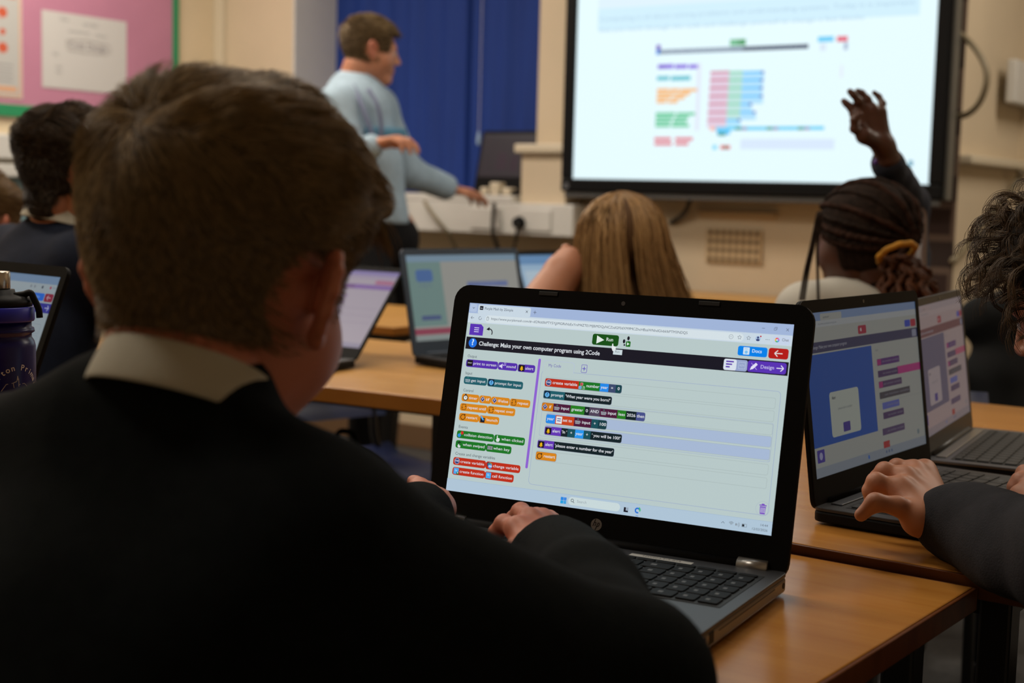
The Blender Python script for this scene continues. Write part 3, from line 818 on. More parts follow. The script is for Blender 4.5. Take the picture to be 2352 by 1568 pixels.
for i, (y, xx) in enumerate(zip(ys, xe)):
    s_ = -i * 1.2; g_ = 1674 + s_
    Rq(1631 + s_, y - 3, g_, y + 17, (226, 205, 224), 1); 
    if i < 6: Rq(g_, y - 3, 1705 + s_, y + 17, (190, 228, 222), 1); Rq(1705 + s_, y - 3, xx, y + 17, (178, 224, 252), 1)
    else: Rq(g_, y - 3, xx, y + 17, (178, 228, 252), 1)
    Rq(1631 + s_, y - 2.5, g_, y + 1.5, (206, 138, 160), 2)
    if i < 6: Rq(g_, y - 2.5, 1705 + s_, y + 1.5, (140, 210, 180), 2)
    Rq((1705 if i < 6 else g_) + s_ * (i < 6), y - 2.5, xx, y + 1.5, (100, 195, 250), 2); Rq(xx - 7, y - 3, xx, y + 2.5, (90, 110, 190), 3)
Rq(1630, 290, 1644, 300, (245, 190, 180)); Rq(1642, 291, 1892, 298, (110, 210, 245), 1, 3); Rq(1646, 293, 1676, 309, (110, 200, 250), 1, 3); Rq(1648, 304, 1666, 312, (70, 160, 160), 2)
for xx in (1688, 1760, 1832): Rq(xx, 292, xx + 14, 298, (70, 150, 130), 2)
for xx in (1704, 1776, 1848): Rq(xx, 292, xx + 10, 298, (170, 140, 180), 2)
Rq(1636, 333, 1645, 343, (120, 215, 245)); Rq(1654, 333, 1676, 343, (222, 130, 130)); Rq(1662, 335, 1670, 342, (130, 110, 90), 2)
Rq(1700, 319, 1915, 343, (216, 232, 251), 1)
Rq(1930, 150, 1934, 178, (226, 232, 246)); Rq(2086, 368, 2096, 382, (130, 180, 200)); cv.text('S', T(2088, 375)[0], T(2088, 375)[1], 22, (50, 110, 130), L=3)
M['tvscreen'] = screen_mat('display_screen', 1.03)
cv.build('screen', M['tvscreen'], t)

# ------------------------------------------------------------------ services on the walls
t0, t1 = ony(930, 470, WY - .15), ony(1290, 532, WY - .15)
TX1 = px1 + .06
t = thing('wall_trunking', 'white cable trunking with sockets running under the window board', 'trunking', (0, WY - .001, 0))
MB().box(XL + .5, TX1, -.158, 0, .925, SILL - .0285).build('cover', M['white'], t, bevel=.004)
for i, px in enumerate((1262, 1150)):
    x = float(ony(px, 500, WY - .06)[0])
    so = MB().box(x - .073, x + .073, -.166, -.1585, .942, 1.025).build('socket', M['white'], t, bevel=.003)
x = float(ony(1262, 500, WY - .06)[0])
for xx, nm, lb in ((float(ony(1190, 512, WY - .18)[0]), 'black_plug', 'black mains plug in the white trunking, nearest the display'),):
    q = thing('mains_plug', lb, 'plug', (xx, WY - .161, .972))
    ob = MB().lathe([(.0005, 0), (.024, 0), (.026, .012), (.02, .032), (.0005, .034)], (0, 0, 0), 24).build('body', M['black'], q, smooth=True)
    ob.rotation_euler = (R(90), 0, 0)
    z = .92
pl = ony(1150, 460, WY - .1)
t = thing('cable_junction', 'cluster of white adaptor blocks on the trunking below the teacher laptop', 'adaptor', (float(pl[0]), WY - .098, SILL))
for dx, h, w_ in ((-.05, .03, .035), (0, .05, .045), (.055, .03, .04)): MB().box(dx - w_ / 2, dx + w_ / 2, -.05, .0, .0005, h).build('adaptor', M['ivory'], t, bevel=.006)

def cable(label, pts, r, m, name='cable', **k):
    o = MB().tube(bez(pts, 12), r, 8).build(name, m, None, smooth=True); tag(o, label, 'cable'); return o
def wp(px, py, y): return ony(px, py, y)
cable('grey-green cable drooping from the window board left of the plug', [wp(975, 462, WY - .18), wp(985, 480, WY - .19), wp(1010, 512, WY - .19), wp(1035, 545, WY - .15), wp(1050, 590, WY - .1), wp(1052, 680, WY - .08), wp(1054, 800, WY - .05)], .0075, M['cable'])
cable('dark cable hanging from the black plug towards the floor', [wp(1190, 516, WY - .20), wp(1186, 545, WY - .17), wp(1178, 590, WY - .07), wp(1170, 680, WY - .06), wp(1168, 820, WY - .05)], .0065, M['cableb'])
cable('dark cable dropping from the white adaptors and crossing to the right', [wp(1135, 466, WY - .18), wp(1132, 525, WY - .19), wp(1140, 560, WY - .15), wp(1160, 605, WY - .10), wp(1180, 660, WY - .09), wp(1190, 800, WY - .05)], .0085, M['cableb'])
cable('grey cable looping out from the right side of the display', [wp(2196, 70, WY - .05), wp(2235, 105, WY - .07), wp(2262, 150, WY - .09), wp(2266, 190, WY - .09), wp(2250, 235, WY - .07), wp(2222, 262, WY - .05), wp(2188, 268, WY - .04)], .0105, M['cable'])
cable('grey conduit sloping down the right-hand wall beside the bricks', [onx(2349, 392, XR + .055), onx(2330, 425, XR + .03), onx(2290, 482, XR + .02), onx(2240, 545, XR + .02), onx(2188, 600, XR + .015)], .012, M['cable'])
cable('dark cable hanging below the display above the long-haired head', [wp(1585, 455, WY - .06), wp(1578, 480, WY - .05), wp(1560, 500, WY - .03), wp(1540, 512, WY - .012)], .009, M['cableb'])

# air vent under the display
v0 = ony(1622, 524, WY - .01); v1 = ony(1748, 608, WY - .01)
t = thing('air_vent', 'square painted air vent with rows of small holes under the display', 'vent', (float(v0[0] + v1[0]) / 2, WY - .001, float(v0[2] + v1[2]) / 2))
hw, hh = float(v1[0] - v0[0]) / 2, float(v0[2] - v1[2]) / 2
MB().box(-hw, hw, -.010, 0, -hh, hh).build('grille', M['vent'], t, bevel=.003)
for r_ in range(4):
    mb = MB(); z = hh * (.78 - .52 * r_)
    for c_ in range(8):
        x = -hw * .82 + hw * 1.64 * c_ / 7; mb.prism([(x + .0085 * math.cos(a), z + .010 * math.sin(a)) for a in np.linspace(0, 2 * PI, 9)[:-1]], -.0104, -.0101, lambda a, b, w: (a, w, b))
    mb.build('hole_row', M['venthole'], t)
MB().box(-hw - .03, hw + .05, -.02, 0, hh + .045, hh + .065).build('pipe_strip', M['vent'], t, bevel=.004)

# switch on the right-hand return
s0 = onx(2322, 160, XR + .05); s1 = onx(2380, 222, XR + .05)
t = thing('light_switch', 'white switch box on the wall at the far right edge', 'switch', (XR + .036, float(s0[1] + s1[1]) / 2, float(onx(2335, 190, XR + .05)[2])))
sw = abs(float(s1[1] - s0[1])) / 2
MB().box(0, .035, -sw, sw, -.075, .075).build('box', M['white'], t, bevel=.006)
MB().box(.0352, .042, -.012, .02, -.02, .02).build('rocker', M['greyink'], t, bevel=.002)

# low wooden cupboard against the wall under the display
q0, q1 = ony(1560, 682, WY - .32), ony(1930, 690, WY - .32)
t = thing('low_bookcase', 'low wooden cupboard against the wall beneath the display', 'cupboard', (float(q0[0] + q1[0]) / 2, WY - .165, 0))
hw = float(q1[0] - q0[0]) / 2 + .1; ch = float(ony(1700, 674, WY - .02)[2])
MB().box(-hw, hw, -.155, .14, .0005, ch - .03).build('carcass', M['wood2'], t, bevel=.003)
MB().box(-hw - .01, hw + .01, -.17, .14, ch - .0295, ch).build('top', M['wood2'], t, bevel=.004)
for s_ in (-1, 1):
    d = MB().box(s_ * hw / 2 - hw / 2 + .015, s_ * hw / 2 + hw / 2 - .015, -.172, -.1555, .05, ch - .05).build('door', M['wood2'], t, bevel=.003)
    MB().box(-s_ * .03 - .008, -s_ * .03 + .008, -.19, -.1725, ch / 2 - .05, ch / 2 + .05).build('handle', M['silver'], d)

# ------------------------------------------------------------------ tables and chairs
def table(label, cx, cy, sx, sy, z=.72, rz=0.0, m='wood', e='edge', group=None, inset=.05, th=.022):
    t = thing('classroom_table', label, 'table', (cx, cy, 0), rz, group or 'wooden classroom tables')
    MB().box(-sx / 2 + .004, sx / 2 - .004, -sy / 2 + .004, sy / 2 - .004, z - th, z).build('table_top', M[m], t, bevel=.0015)
    hx, hy = sx / 2, sy / 2
    mb = MB()
    for x0, x1, y0, y1 in ((-hx, hx, -hy, -hy + .0038), (-hx, hx, hy - .0038, hy), (-hx, -hx + .0038, -hy + .0038, hy - .0038), (hx - .0038, hx, -hy + .0038, hy - .0038)): mb.box(x0, x1, y0, y1, z - th, z - .0006)
    mb.build('edge_band', M[e], t, bevel=.001)
    mb = MB(); ix, iy = hx - inset, hy - inset
    for y in (-iy, iy): mb.box(-ix, ix, y - .0125, y + .0125, z - th - .024, z - th - .0005)
    for x in (-ix, ix): mb.box(x - .0125, x + .0125, -iy, iy, z - th - .024, z - th - .0005)
    mb.build('frame', M['blackmetal'], t)
    for x in (-ix, ix):
        for y in (-iy, iy):
            l = MB().box(x - .0155, x + .0155, y - .0155, y + .0155, .012, z - th - .001).build('leg', M['blackmetal'], t, bevel=.003)
            MB().box(x - .017, x + .017, y - .017, y + .017, .0005, .0118).build('foot_cap', M['black'], l)
    return t
cn = onz(2247, 1348, .72)
XE, YE = float(cn[0]), float(cn[1])
TA = R(-2.2)
def tpos(dx, dy): return (XE + dx * math.cos(TA) - dy * math.sin(TA), YE + dx * math.sin(TA) + dy * math.cos(TA))
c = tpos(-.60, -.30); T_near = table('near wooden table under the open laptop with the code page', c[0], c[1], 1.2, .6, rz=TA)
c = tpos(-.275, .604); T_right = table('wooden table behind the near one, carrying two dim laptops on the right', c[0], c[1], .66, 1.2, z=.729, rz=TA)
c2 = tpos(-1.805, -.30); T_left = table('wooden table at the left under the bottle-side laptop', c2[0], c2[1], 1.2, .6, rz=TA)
mf = onz(743, 895, .72); mr = onz(1019, 925, .72)
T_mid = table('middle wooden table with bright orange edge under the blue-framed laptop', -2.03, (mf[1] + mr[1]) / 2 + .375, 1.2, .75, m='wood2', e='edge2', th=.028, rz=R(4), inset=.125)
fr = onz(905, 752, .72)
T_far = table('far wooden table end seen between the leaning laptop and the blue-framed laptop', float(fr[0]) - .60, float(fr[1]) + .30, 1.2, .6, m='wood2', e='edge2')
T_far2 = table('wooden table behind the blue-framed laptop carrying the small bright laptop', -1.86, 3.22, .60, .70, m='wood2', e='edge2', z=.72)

def chair(label, x, y, yaw, m='bluepl', z=.43, group=None, back=.74, cat='chair'):
    """yaw = heading the sitter faces"""
    t = thing('classroom_chair', label, cat, (x, y, 0), yaw - PI / 2, group or 'plastic classroom chairs')
    mb = MB(); N = 10; rows = []
    prof = [(.19, z - .018), (.175, z - .002), (.10, z - .004), (-.05, z - .012), (-.14, z - .004), (-.175, z + .02)]
    vs = []; fs = []
    def sheetm(prof, wf, name, thick=.006):
        vs = []; n = len(prof); K = 8
        for s_ in (0, 1):
            for i, (yy, zz) in enumerate(prof):
                for k in range(K + 1):
                    u = -1 + 2 * k / K; w = wf(i / (n - 1))
                    vs.append((u * w, yy + (.012 * u * u if name == 'backrest' else 0), zz + (.008 * u * u if name == 'seat' else 0) - (thick if s_ and name == 'seat' else 0)))
                    if s_ and name == 'backrest': vs[-1] = (vs[-1][0], vs[-1][1] - thick, vs[-1][2])
        fs = []; W = K + 1; o = n * W
        for i in range(n - 1):
            for k in range(K):
                a = i * W + k; fs.append((a, a + 1, a + W + 1, a + W)); fs.append((o + a, o + a + W, o + a + W + 1, o + a + 1))
        for i in range(n - 1):
            for k in (0, K): a = i * W + k; fs.append((a, a + W, o + a + W, o + a))
        for k in range(K):
            for i in (0, n - 1): a = i * W + k; fs.append((a, a + 1, o + a + 1, o + a))
        return MB().add(vs, fs).build(name, M[m], t, smooth=True)
    sheetm(prof, lambda u: .185 + .01 * math.sin(u * PI), 'seat')
    sheetm([(-.185, z + .10), (-.195, z + .17), (-.21, z + .25), (-.225, back)], lambda u: .17 + .015 * math.sin(u * PI), 'backrest')
    for s_ in (-1, 1):
        MB().tube([(s_ * .15, .15, z - .03), (s_ * .165, .19, .006)], .011, 8).build('leg', M['blackmetal'], t, smooth=True)
        MB().tube([(s_ * .13, -.20, z + .30), (s_ * .14, -.183, z + .05), (s_ * .15, -.16, z - .03), (s_ * .17, -.24, .006)], .011, 8).build('leg', M['blackmetal'], t, smooth=True)
    MB().tube([(-.15, .15, z - .03), (-.15, -.16, z - .03), (.15, -.16, z - .03), (.15, .15, z - .03), (-.15, .15, z - .03)], .010, 8).build('seat_frame', M['blackmetal'], t, smooth=True)
    return t

# ------------------------------------------------------------------ laptops
KEYROWS_FULL = [(.35, [1] * 18), (.8, [1] * 13 + [1.6] + [1] * 4), (.8, [1.4] + [1] * 12 + [1.2] + [1] * 4), (.8, [1.7] + [1] * 11 + [1.9] + [1] * 4), (.8, [1.2] + [1] * 11 + [2.4] + [1] * 4), (.8, [1.2, 1, 1, 1, 5.2, 1, 1, 1, 1, 1, 1.2, 1, 1])]
KEYROWS_SMALL = [(.5, [1] * 14), (.85, [1] * 13 + [1.6]), (.85, [1.4] + [1] * 12 + [1.2]), (.85, [1.7] + [1] * 11 + [1.9]), (.85, [1.2] + [1] * 11 + [2.4]), (.85, [1.2, 1, 1, 1, 5.2, 1, 1, 1, 1, 1.2])]

def laptop(label, x, y, z, yaw, tilt, W, D, LH, strength, draw, cw=1366, chh=768, bez=(.0185, .012, .030), lidmat='bezel', deck='deck2', keyrows=KEYROWS_SMALL, keys=True, group=None, sidemat='black', hb=.0195, hinge='bar', smat=None, webcam=True, corner=.012, deckmat2=None, keymat='key', strip=None):
    KM = M[keymat]
    """yaw = world heading of the user's right hand side; origin on the table under the hinge line"""
    t = thing('laptop', label, 'laptop', (x, y, z), yaw, group or 'open school laptops')
    # base
    fn = lambda a, b, w: (a, b, w)
    mb = MB(); mb.prism(rrect(-W / 2, W / 2, -D, .004, .010), .003, hb - .004, fn); mb.build('base', M[sidemat], t, bevel=.0025)
    MB().prism(rrect(-W / 2, W / 2, -D, .004, .010), hb - .0038, hb, fn).build('deck', M[deck], t, bevel=.0008)
    for sx in (-1, 1):
        for yy in (-D + .02, -.02): MB().box(sx * W * .42 - .012, sx * W * .42 + .012, yy - .004, yy + .004, .0003, .0029).build('rubber_foot', M['black'], t)
    kw = W * (.92 if keyrows is KEYROWS_FULL else .88); kd = D * .44; ky0 = -.030
    tot = sum(r[0] for r in keyrows); 
    kb = MB().box(-kw / 2 - .003, kw / 2 + .003, ky0 - kd - .003, ky0 + .003, hb + .0001, hb + .0004).build('keyboard', M['port'] if keys else KM, t)
    yy = ky0; cache = {}
    allmb = MB(); idx = 0
    legmb = MB()
    for h, row in keyrows:
        hh = kd * h / tot; u = kw / sum(row); xx = -kw / 2
        for k_i, wk in enumerate(row):
            ww = u * wk; key = (round(ww, 5), round(hh, 5))
            if keys:
                if key not in cache:
                    ko = MB().prism(rrect(-ww / 2 + .0012, ww / 2 - .0012, -hh / 2 + .0012, hh / 2 - .0012, .0018, 3), .0005, .0019, fn).build('key', KM, kb, bevel=.0004, segs=1); cache[key] = ko
                else:
                    ko = cache[key].copy(); COL.objects.link(ko); ko.parent = kb
                ko.location = (xx + ww / 2, yy - hh / 2, hb)
                if wk < 3 and h > .5: legmb.box(xx + ww * .30, xx + ww * .48, yy - hh * .62, yy - hh * .38, hb + .00191, hb + .00195)
            else: allmb.box(xx + .0012, xx + ww - .0012, yy - hh + .0012, yy - .0012, hb + .0005, hb + .0018)
            xx += ww
        yy -= hh
    if keys: legmb.build('key_legends', mat('legend_grey', (.10, .105, .11), .6), kb)
    else: allmb.build('keys', KM, kb)
    tp = MB().prism(rrect(-W * .16 - .02, W * .12 - .02, -D + .012, ky0 - kd - .012, .003), hb + .0001, hb + .0006, fn).build('touchpad', M[deckmat2 or deck], t)
    if strip: MB().box(-W * .43, W * .43, -.020, -.007, hb + .0001, hb + .0016).build('hinge_sheen', M[strip], t, bevel=.0006)  # added pale strip: the silvery reflection by the hinge, painted as colour
    # lid
    ct, st = math.cos(tilt), math.sin(tilt); hz = hb + .001
    def LP(u, v, w): return (u, v * st - w * ct, hz + v * ct + w * st)
    # w = towards the user
    LT = .0065; v0 = -.006
    if hinge == 'wide': v0 = -.012
    l, tp_, bt = bez; sw = W - 2 * l; sh = sw * 9 / 16 if cw / chh > 1.7 else sw * chh / cw
    sb = LH - tp_ - sh
    lid = MB().prism(rrect(-W / 2, W / 2, v0 + .001, LH, corner), -LT, -.0012, LP).build('lid', M[lidmat], t, bevel=.0012)
    # bezel: ring around the screen
    ou = rrect(-W / 2, W / 2, v0 + .001, LH, corner, 6); n = len(ou)
    inn = []
    for (a, b) in ou: inn.append((max(-sw / 2, min(sw / 2, a)), max(sb, min(sb + sh, b))))
    mb = MB(); vs = [LP(a, b, .0) for a, b in ou] + [LP(a, b, .0) for a, b in inn] + [LP(a, b, -.0011) for a, b in ou] + [LP(a, b, -.0011) for a, b in inn]
    fs = []
    for i in range(n):
        j = (i + 1) % n; fs += [(i, j, n + j, n + i), (2 * n + i, 3 * n + i, 3 * n + j, 2 * n + j), (i, 2 * n + i, 2 * n + j, j), (n + i, n + j, 3 * n + j, 3 * n + i)]
    mb.add(vs, fs); be = MB(); be.v, be.f, be.mi = mb.v, mb.f, mb.mi
    be.build('bezel', M[lidmat], t)
    cv = Canvas(cw, chh, sw, sh, lambda u, v, w: LP(-sw / 2 + u, sb + v, -.0010 + w))
    draw(cv); cv.build('screen', smat or screen_mat('laptop_screen', strength), t)
    if webcam: MB().prism([(.0022 * math.cos(a), LH - tp_ * .5 + .0022 * math.sin(a)) for a in np.linspace(0, 2 * PI, 13)[:-1]], .0001, .0004, LP).build('webcam', mat('lens', (.06, .06, .07), .15), t)
    if hinge == 'bar':
        MB().tube([(-W * .40, .001, hz - .001), (W * .40, .001, hz - .001)], .0052, 12).build('hinge', M[lidmat], t, smooth=True)
    else:
        MB().tube([(-W * .385, .001, hz - .001), (W * .385, .001, hz - .001)], .0062, 14).build('hinge', M['black'], t, smooth=True)
        for sx in (-1, 1): MB().tube([(sx * (W * .42 - .016), .0005, hz - .0005), (sx * (W * .42 + .012), .0005, hz - .0005)], .0072, 16).build('hinge_cap', M['silver'], t, smooth=True)
    return t, LP, (sw, sh, sb)

# ------------------------------------------------------------------ what the screens show
BG = (183, 200, 200)
def ui_main(c):
    TITLE = (160, 180, 216); BAR = (199, 214, 226); K = (22, 22, 34)
    c.rect(0, 0, 1366, 768, BG, L=0)
    c.rect(0, 0, 1366, 42, TITLE, L=1); c.rect(0, 40, 1366, 80, BAR, L=1)
    c.rect(4, 4, 36, 36, (176, 194, 222), 6, L=2); c.line([(16, 17), (21, 22), (26, 17)], 1.6, (60, 70, 90), L=3)
    c.rect(42, 4, 284, 42, BAR, 7, L=2); c.rect(50, 10, 66, 26, K, 2, L=3); c.rect(53, 18, 63, 20, BAR, L=4)
    c.text('Purple Mash by 2Simple', 73, 20, 15, (70, 78, 92), width=131)
    for q in ((262, 16, 271, 25), (262, 25, 271, 16)): c.line([q[:2], q[2:]], 1.6, (50, 55, 65), L=3)
    c.line([(296, 21), (310, 21)], 1.6, (60, 66, 80), L=3); c.line([(303, 14), (303, 28)], 1.6, (60, 66, 80), L=3)
    c.line([(1246, 21), (1257, 21)], 1.3, (70, 80, 100), L=3); c.frame(1292, 17, 1301, 26, (80, 90, 110), TITLE, 1, 1.2, L=3); c.rect(1295, 14, 1304, 15.2, (80, 90, 110), L=3); c.rect(1303, 14, 1304.2, 23, (80, 90, 110), L=3)
    for q in ((1338, 16, 1348, 26), (1338, 26, 1348, 16)): c.line([q[:2], q[2:]], 1.4, (70, 80, 100), L=3)
    c.line([(14, 60), (29, 60)], 1.5, (70, 78, 92), L=3); c.line([(20, 54), (14, 60), (20, 66)], 1.5, (70, 78, 92), L=3)
    c.arc(57, 60, 6.5, 1.5, -20, 290, (70, 78, 92), L=3)
    c.rect(80, 46, 1180, 76, (212, 224, 230), 15, L=2); c.frame(87, 55, 97, 67, (80, 90, 100), (212, 224, 230), 2, 1.2, L=3); c.arc(92, 55, 3.5, 1.2, 180, 360, (80, 90, 100), L=3)
    c.text('https://www.purplemash.com/#~dG9kb0lkPTY5YjJiMGRkNzExYmM4ZTE1MjBiMDQyNCZzdGF0dXM9MCZhcHBsaWNhdGlvbklkPTM3NDQ5', 108, 60, 14.5, (86, 96, 108), width=850, L=4)
    c.arc(1131, 61, 8, 1.3, 0, 360, (130, 140, 150), L=4, n=18); c.line([(1127, 61), (1135, 61)], 1.2, (130, 140, 150), L=4)
    def star(x, y, r, col, L=4):
        p = [(x + (r if i % 2 == 0 else r * .5) * math.sin(i * PI / 5), y - (r if i % 2 == 0 else r * .5) * math.cos(i * PI / 5)) for i in range(11)]; c.line(p, 1.3, col, L)
    star(1164, 61, 8, (110, 120, 132)); star(1199, 61, 8, (110, 120, 132))
    c.circ(1235, 61, 10, (165, 190, 220), L=3); c.circ(1235, 57, 4, (50, 60, 110), L=4); c.circ(1235, 66, 7, (50, 60, 110), L=4, ry=4); c.circ(1245, 52, 3, (190, 30, 50), L=5)
    for k in range(3): c.circ(1266 + 6 * k, 62, 1.3, (80, 90, 100), L=3)
    c.rect(1292, 45, 1358, 77, (196, 210, 232), 8, L=2)
    for a0, cc in ((0, (60, 150, 230)), (72, (60, 180, 90)), (144, (235, 190, 50)), (216, (230, 80, 60)), (288, (200, 90, 190))): c.arc(1308, 61, 6.5, 5, a0, a0 + 80, cc, L=4, n=4)
    c.text('Chat', 1326, 60, 15, (90, 96, 104), width=26)
    # toolbar
    PU = (88, 50, 178)
    c.poly([(15, 85), (66, 85), (78, 96), (78, 131), (15, 131)], PU, L=2)
    for k in range(3): c.rect(36, 99 + 8 * k, 58, 102 + 8 * k, (215, 215, 240), L=3)
    c.arc(106, 116, 15, 4.2, -115, 30, K, L=3); c.poly([(92, 104), (106, 93), (107, 108)], K, L=3)
    GRN_ = (18, 78, 22)
    c.rect(568, 88, 680, 131, GRN_, 9, L=2); c.poly([(587, 94), (587, 126), (619, 110)], (222, 232, 226), L=3); c.text('Run', 627, 108, 19, (215, 228, 220), bold=.012)
    for (x, y) in ((703, 109), (720, 96)): c.circ(x, y, 5.2, K, L=3, ry=8); c.circ(x + 3, y + 14, 3.4, K, L=3, ry=4)
    c.rect(712, 108, 731, 129, (30, 110, 32), 2, L=4); c.poly([(717, 112), (717, 124), (727, 118)], (220, 232, 224), L=5)
    c.rect(1163, 92, 1276, 128, (0, 128, 232), 8, L=2); c.rect(1184, 96, 1208, 123, (205, 224, 240), 2, L=3); c.circ(1196, 114, 6, (120, 190, 240), L=4); c.rect(1189, 101, 1202, 103, (130, 190, 240), L=4); c.text('Docs', 1217, 109, 18, (205, 228, 245), bold=.012, width=38)
    c.rect(1281, 91, 1356, 130, (178, 26, 24), 9, L=2); c.line([(1304, 110), (1334, 110)], 3.6, (225, 215, 215), L=3); c.line([(1316, 99), (1304, 110), (1316, 122)], 3.6, (225, 215, 215), L=3)
    c.rect(5, 139, 1361, 189, K, L=2)
    c.circ(37, 163, 19, (28, 110, 222), L=3, n=28); c.text('?', 37, 163, 34, (205, 225, 245), align='c', bold=.03, L=5)
    c.text('Challenge: Make your own computer program using 2Code', 66, 165, 23.5, (205, 210, 216), width=541, bold=.022, L=4)
    c.rect(663, 143, 701, 163, (200, 214, 220), L=6); c.text('Run', 671, 152, 12, (120, 130, 136), L=8)
    c.poly([(655, 122), (659, 121), (661, 130), (672, 134), (672, 143), (668, 150), (660, 150), (655, 140)], (230, 234, 236), L=6)
    c.rect(1114, 144, 1206, 186, (150, 164, 202), 8, L=3); c.rect(1114, 144, 1164, 186, (216, 224, 236), 8, L=4)
    for k, w_ in enumerate((30, 24, 16)): c.rect(1123, 151 + 10 * k, 1123 + w_, 156 + 10 * k, (86, 46, 170), 1, L=5)
    c.frame(1172, 152, 1199, 178, (185, 198, 225), (150, 164, 202), 2, 1.5, L=5); c.text('</>', 1185, 166, 13, (190, 202, 228), align='c', L=8)
    c.rect(1207, 143, 1354, 185, PU, 9, L=3)
    c.poly([(1217, 178), (1221, 166), (1238, 150), (1245, 157), (1229, 174)], (225, 222, 245), L=4); c.line([(1220, 152), (1243, 176)], 3, (170, 150, 225), L=3)
    c.text('Design', 1256, 165, 19, (190, 180, 232), bold=.012, width=52, L=4); c.line([(1317, 164), (1344, 164)], 3.4, (222, 218, 240), L=4); c.line([(1333, 153), (1344, 164), (1333, 175)], 3.4, (222, 218, 240), L=4)
    # palette on the left
    INK = (78, 88, 96)
    for t_, y in (('Output', 219), ('Input', 289), ('Control', 359), ('Events', 508), ('Create and change variables', 617)): c.text(t_, 21, y, 16.5, INK, width={'Output': 44, 'Input': 32, 'Control': 47, 'Events': 43}.get(t_, 185), L=3)
    V_, TE, OR, GN, RE = (82, 46, 170), (28, 92, 104), (214, 132, 26), (22, 116, 36), (188, 44, 24)
    def icon(kind, x, y):
        if kind == 'print': c.rect(x, y, x + 26, y + 24, (18, 16, 26), L=4); c.text('PRINT', x + 13, y + 12, 7, (220, 220, 220), align='c', L=6)
        elif kind == 'snd':
            c.poly([(x + 1, y + 9), (x + 7, y + 9), (x + 15, y + 2), (x + 15, y + 23), (x + 7, y + 17), (x + 1, y + 17)], (214, 210, 238), L=4); c.circ(x + 20, y + 9, 2.5, (190, 180, 230), L=4); c.line([(x + 22, y + 9), (x + 22, y - 1), (x + 29, y - 1), (x + 29, y + 8)], 1.4, (190, 180, 230), L=4); c.circ(x + 27, y + 8, 2.5, (190, 180, 230), L=4)
        elif kind == 'bell':
            c.rect(x, y, x + 26, y + 25, (20, 18, 28), L=4); c.rect(x, y - 3, x + 26, y - 1, (150, 140, 200), L=4)
            c.poly([(x + 5, y + 19), (x + 8, y + 15), (x + 8, y + 9), (x + 13, y + 4), (x + 18, y + 9), (x + 18, y + 15), (x + 21, y + 19)], (228, 176, 20), L=5); c.circ(x + 13, y + 21, 2.5, (228, 176, 20), L=5)
        elif kind == 'kb':
            for r_ in range(3):
                for k in range(6 - (r_ == 2)): c.rect(x + 1 + k * 4 + r_, y + 8 + r_ * 4.6, x + 3.8 + k * 4 + r_, y + 11 + r_ * 4.6, (186, 200, 208), L=4)
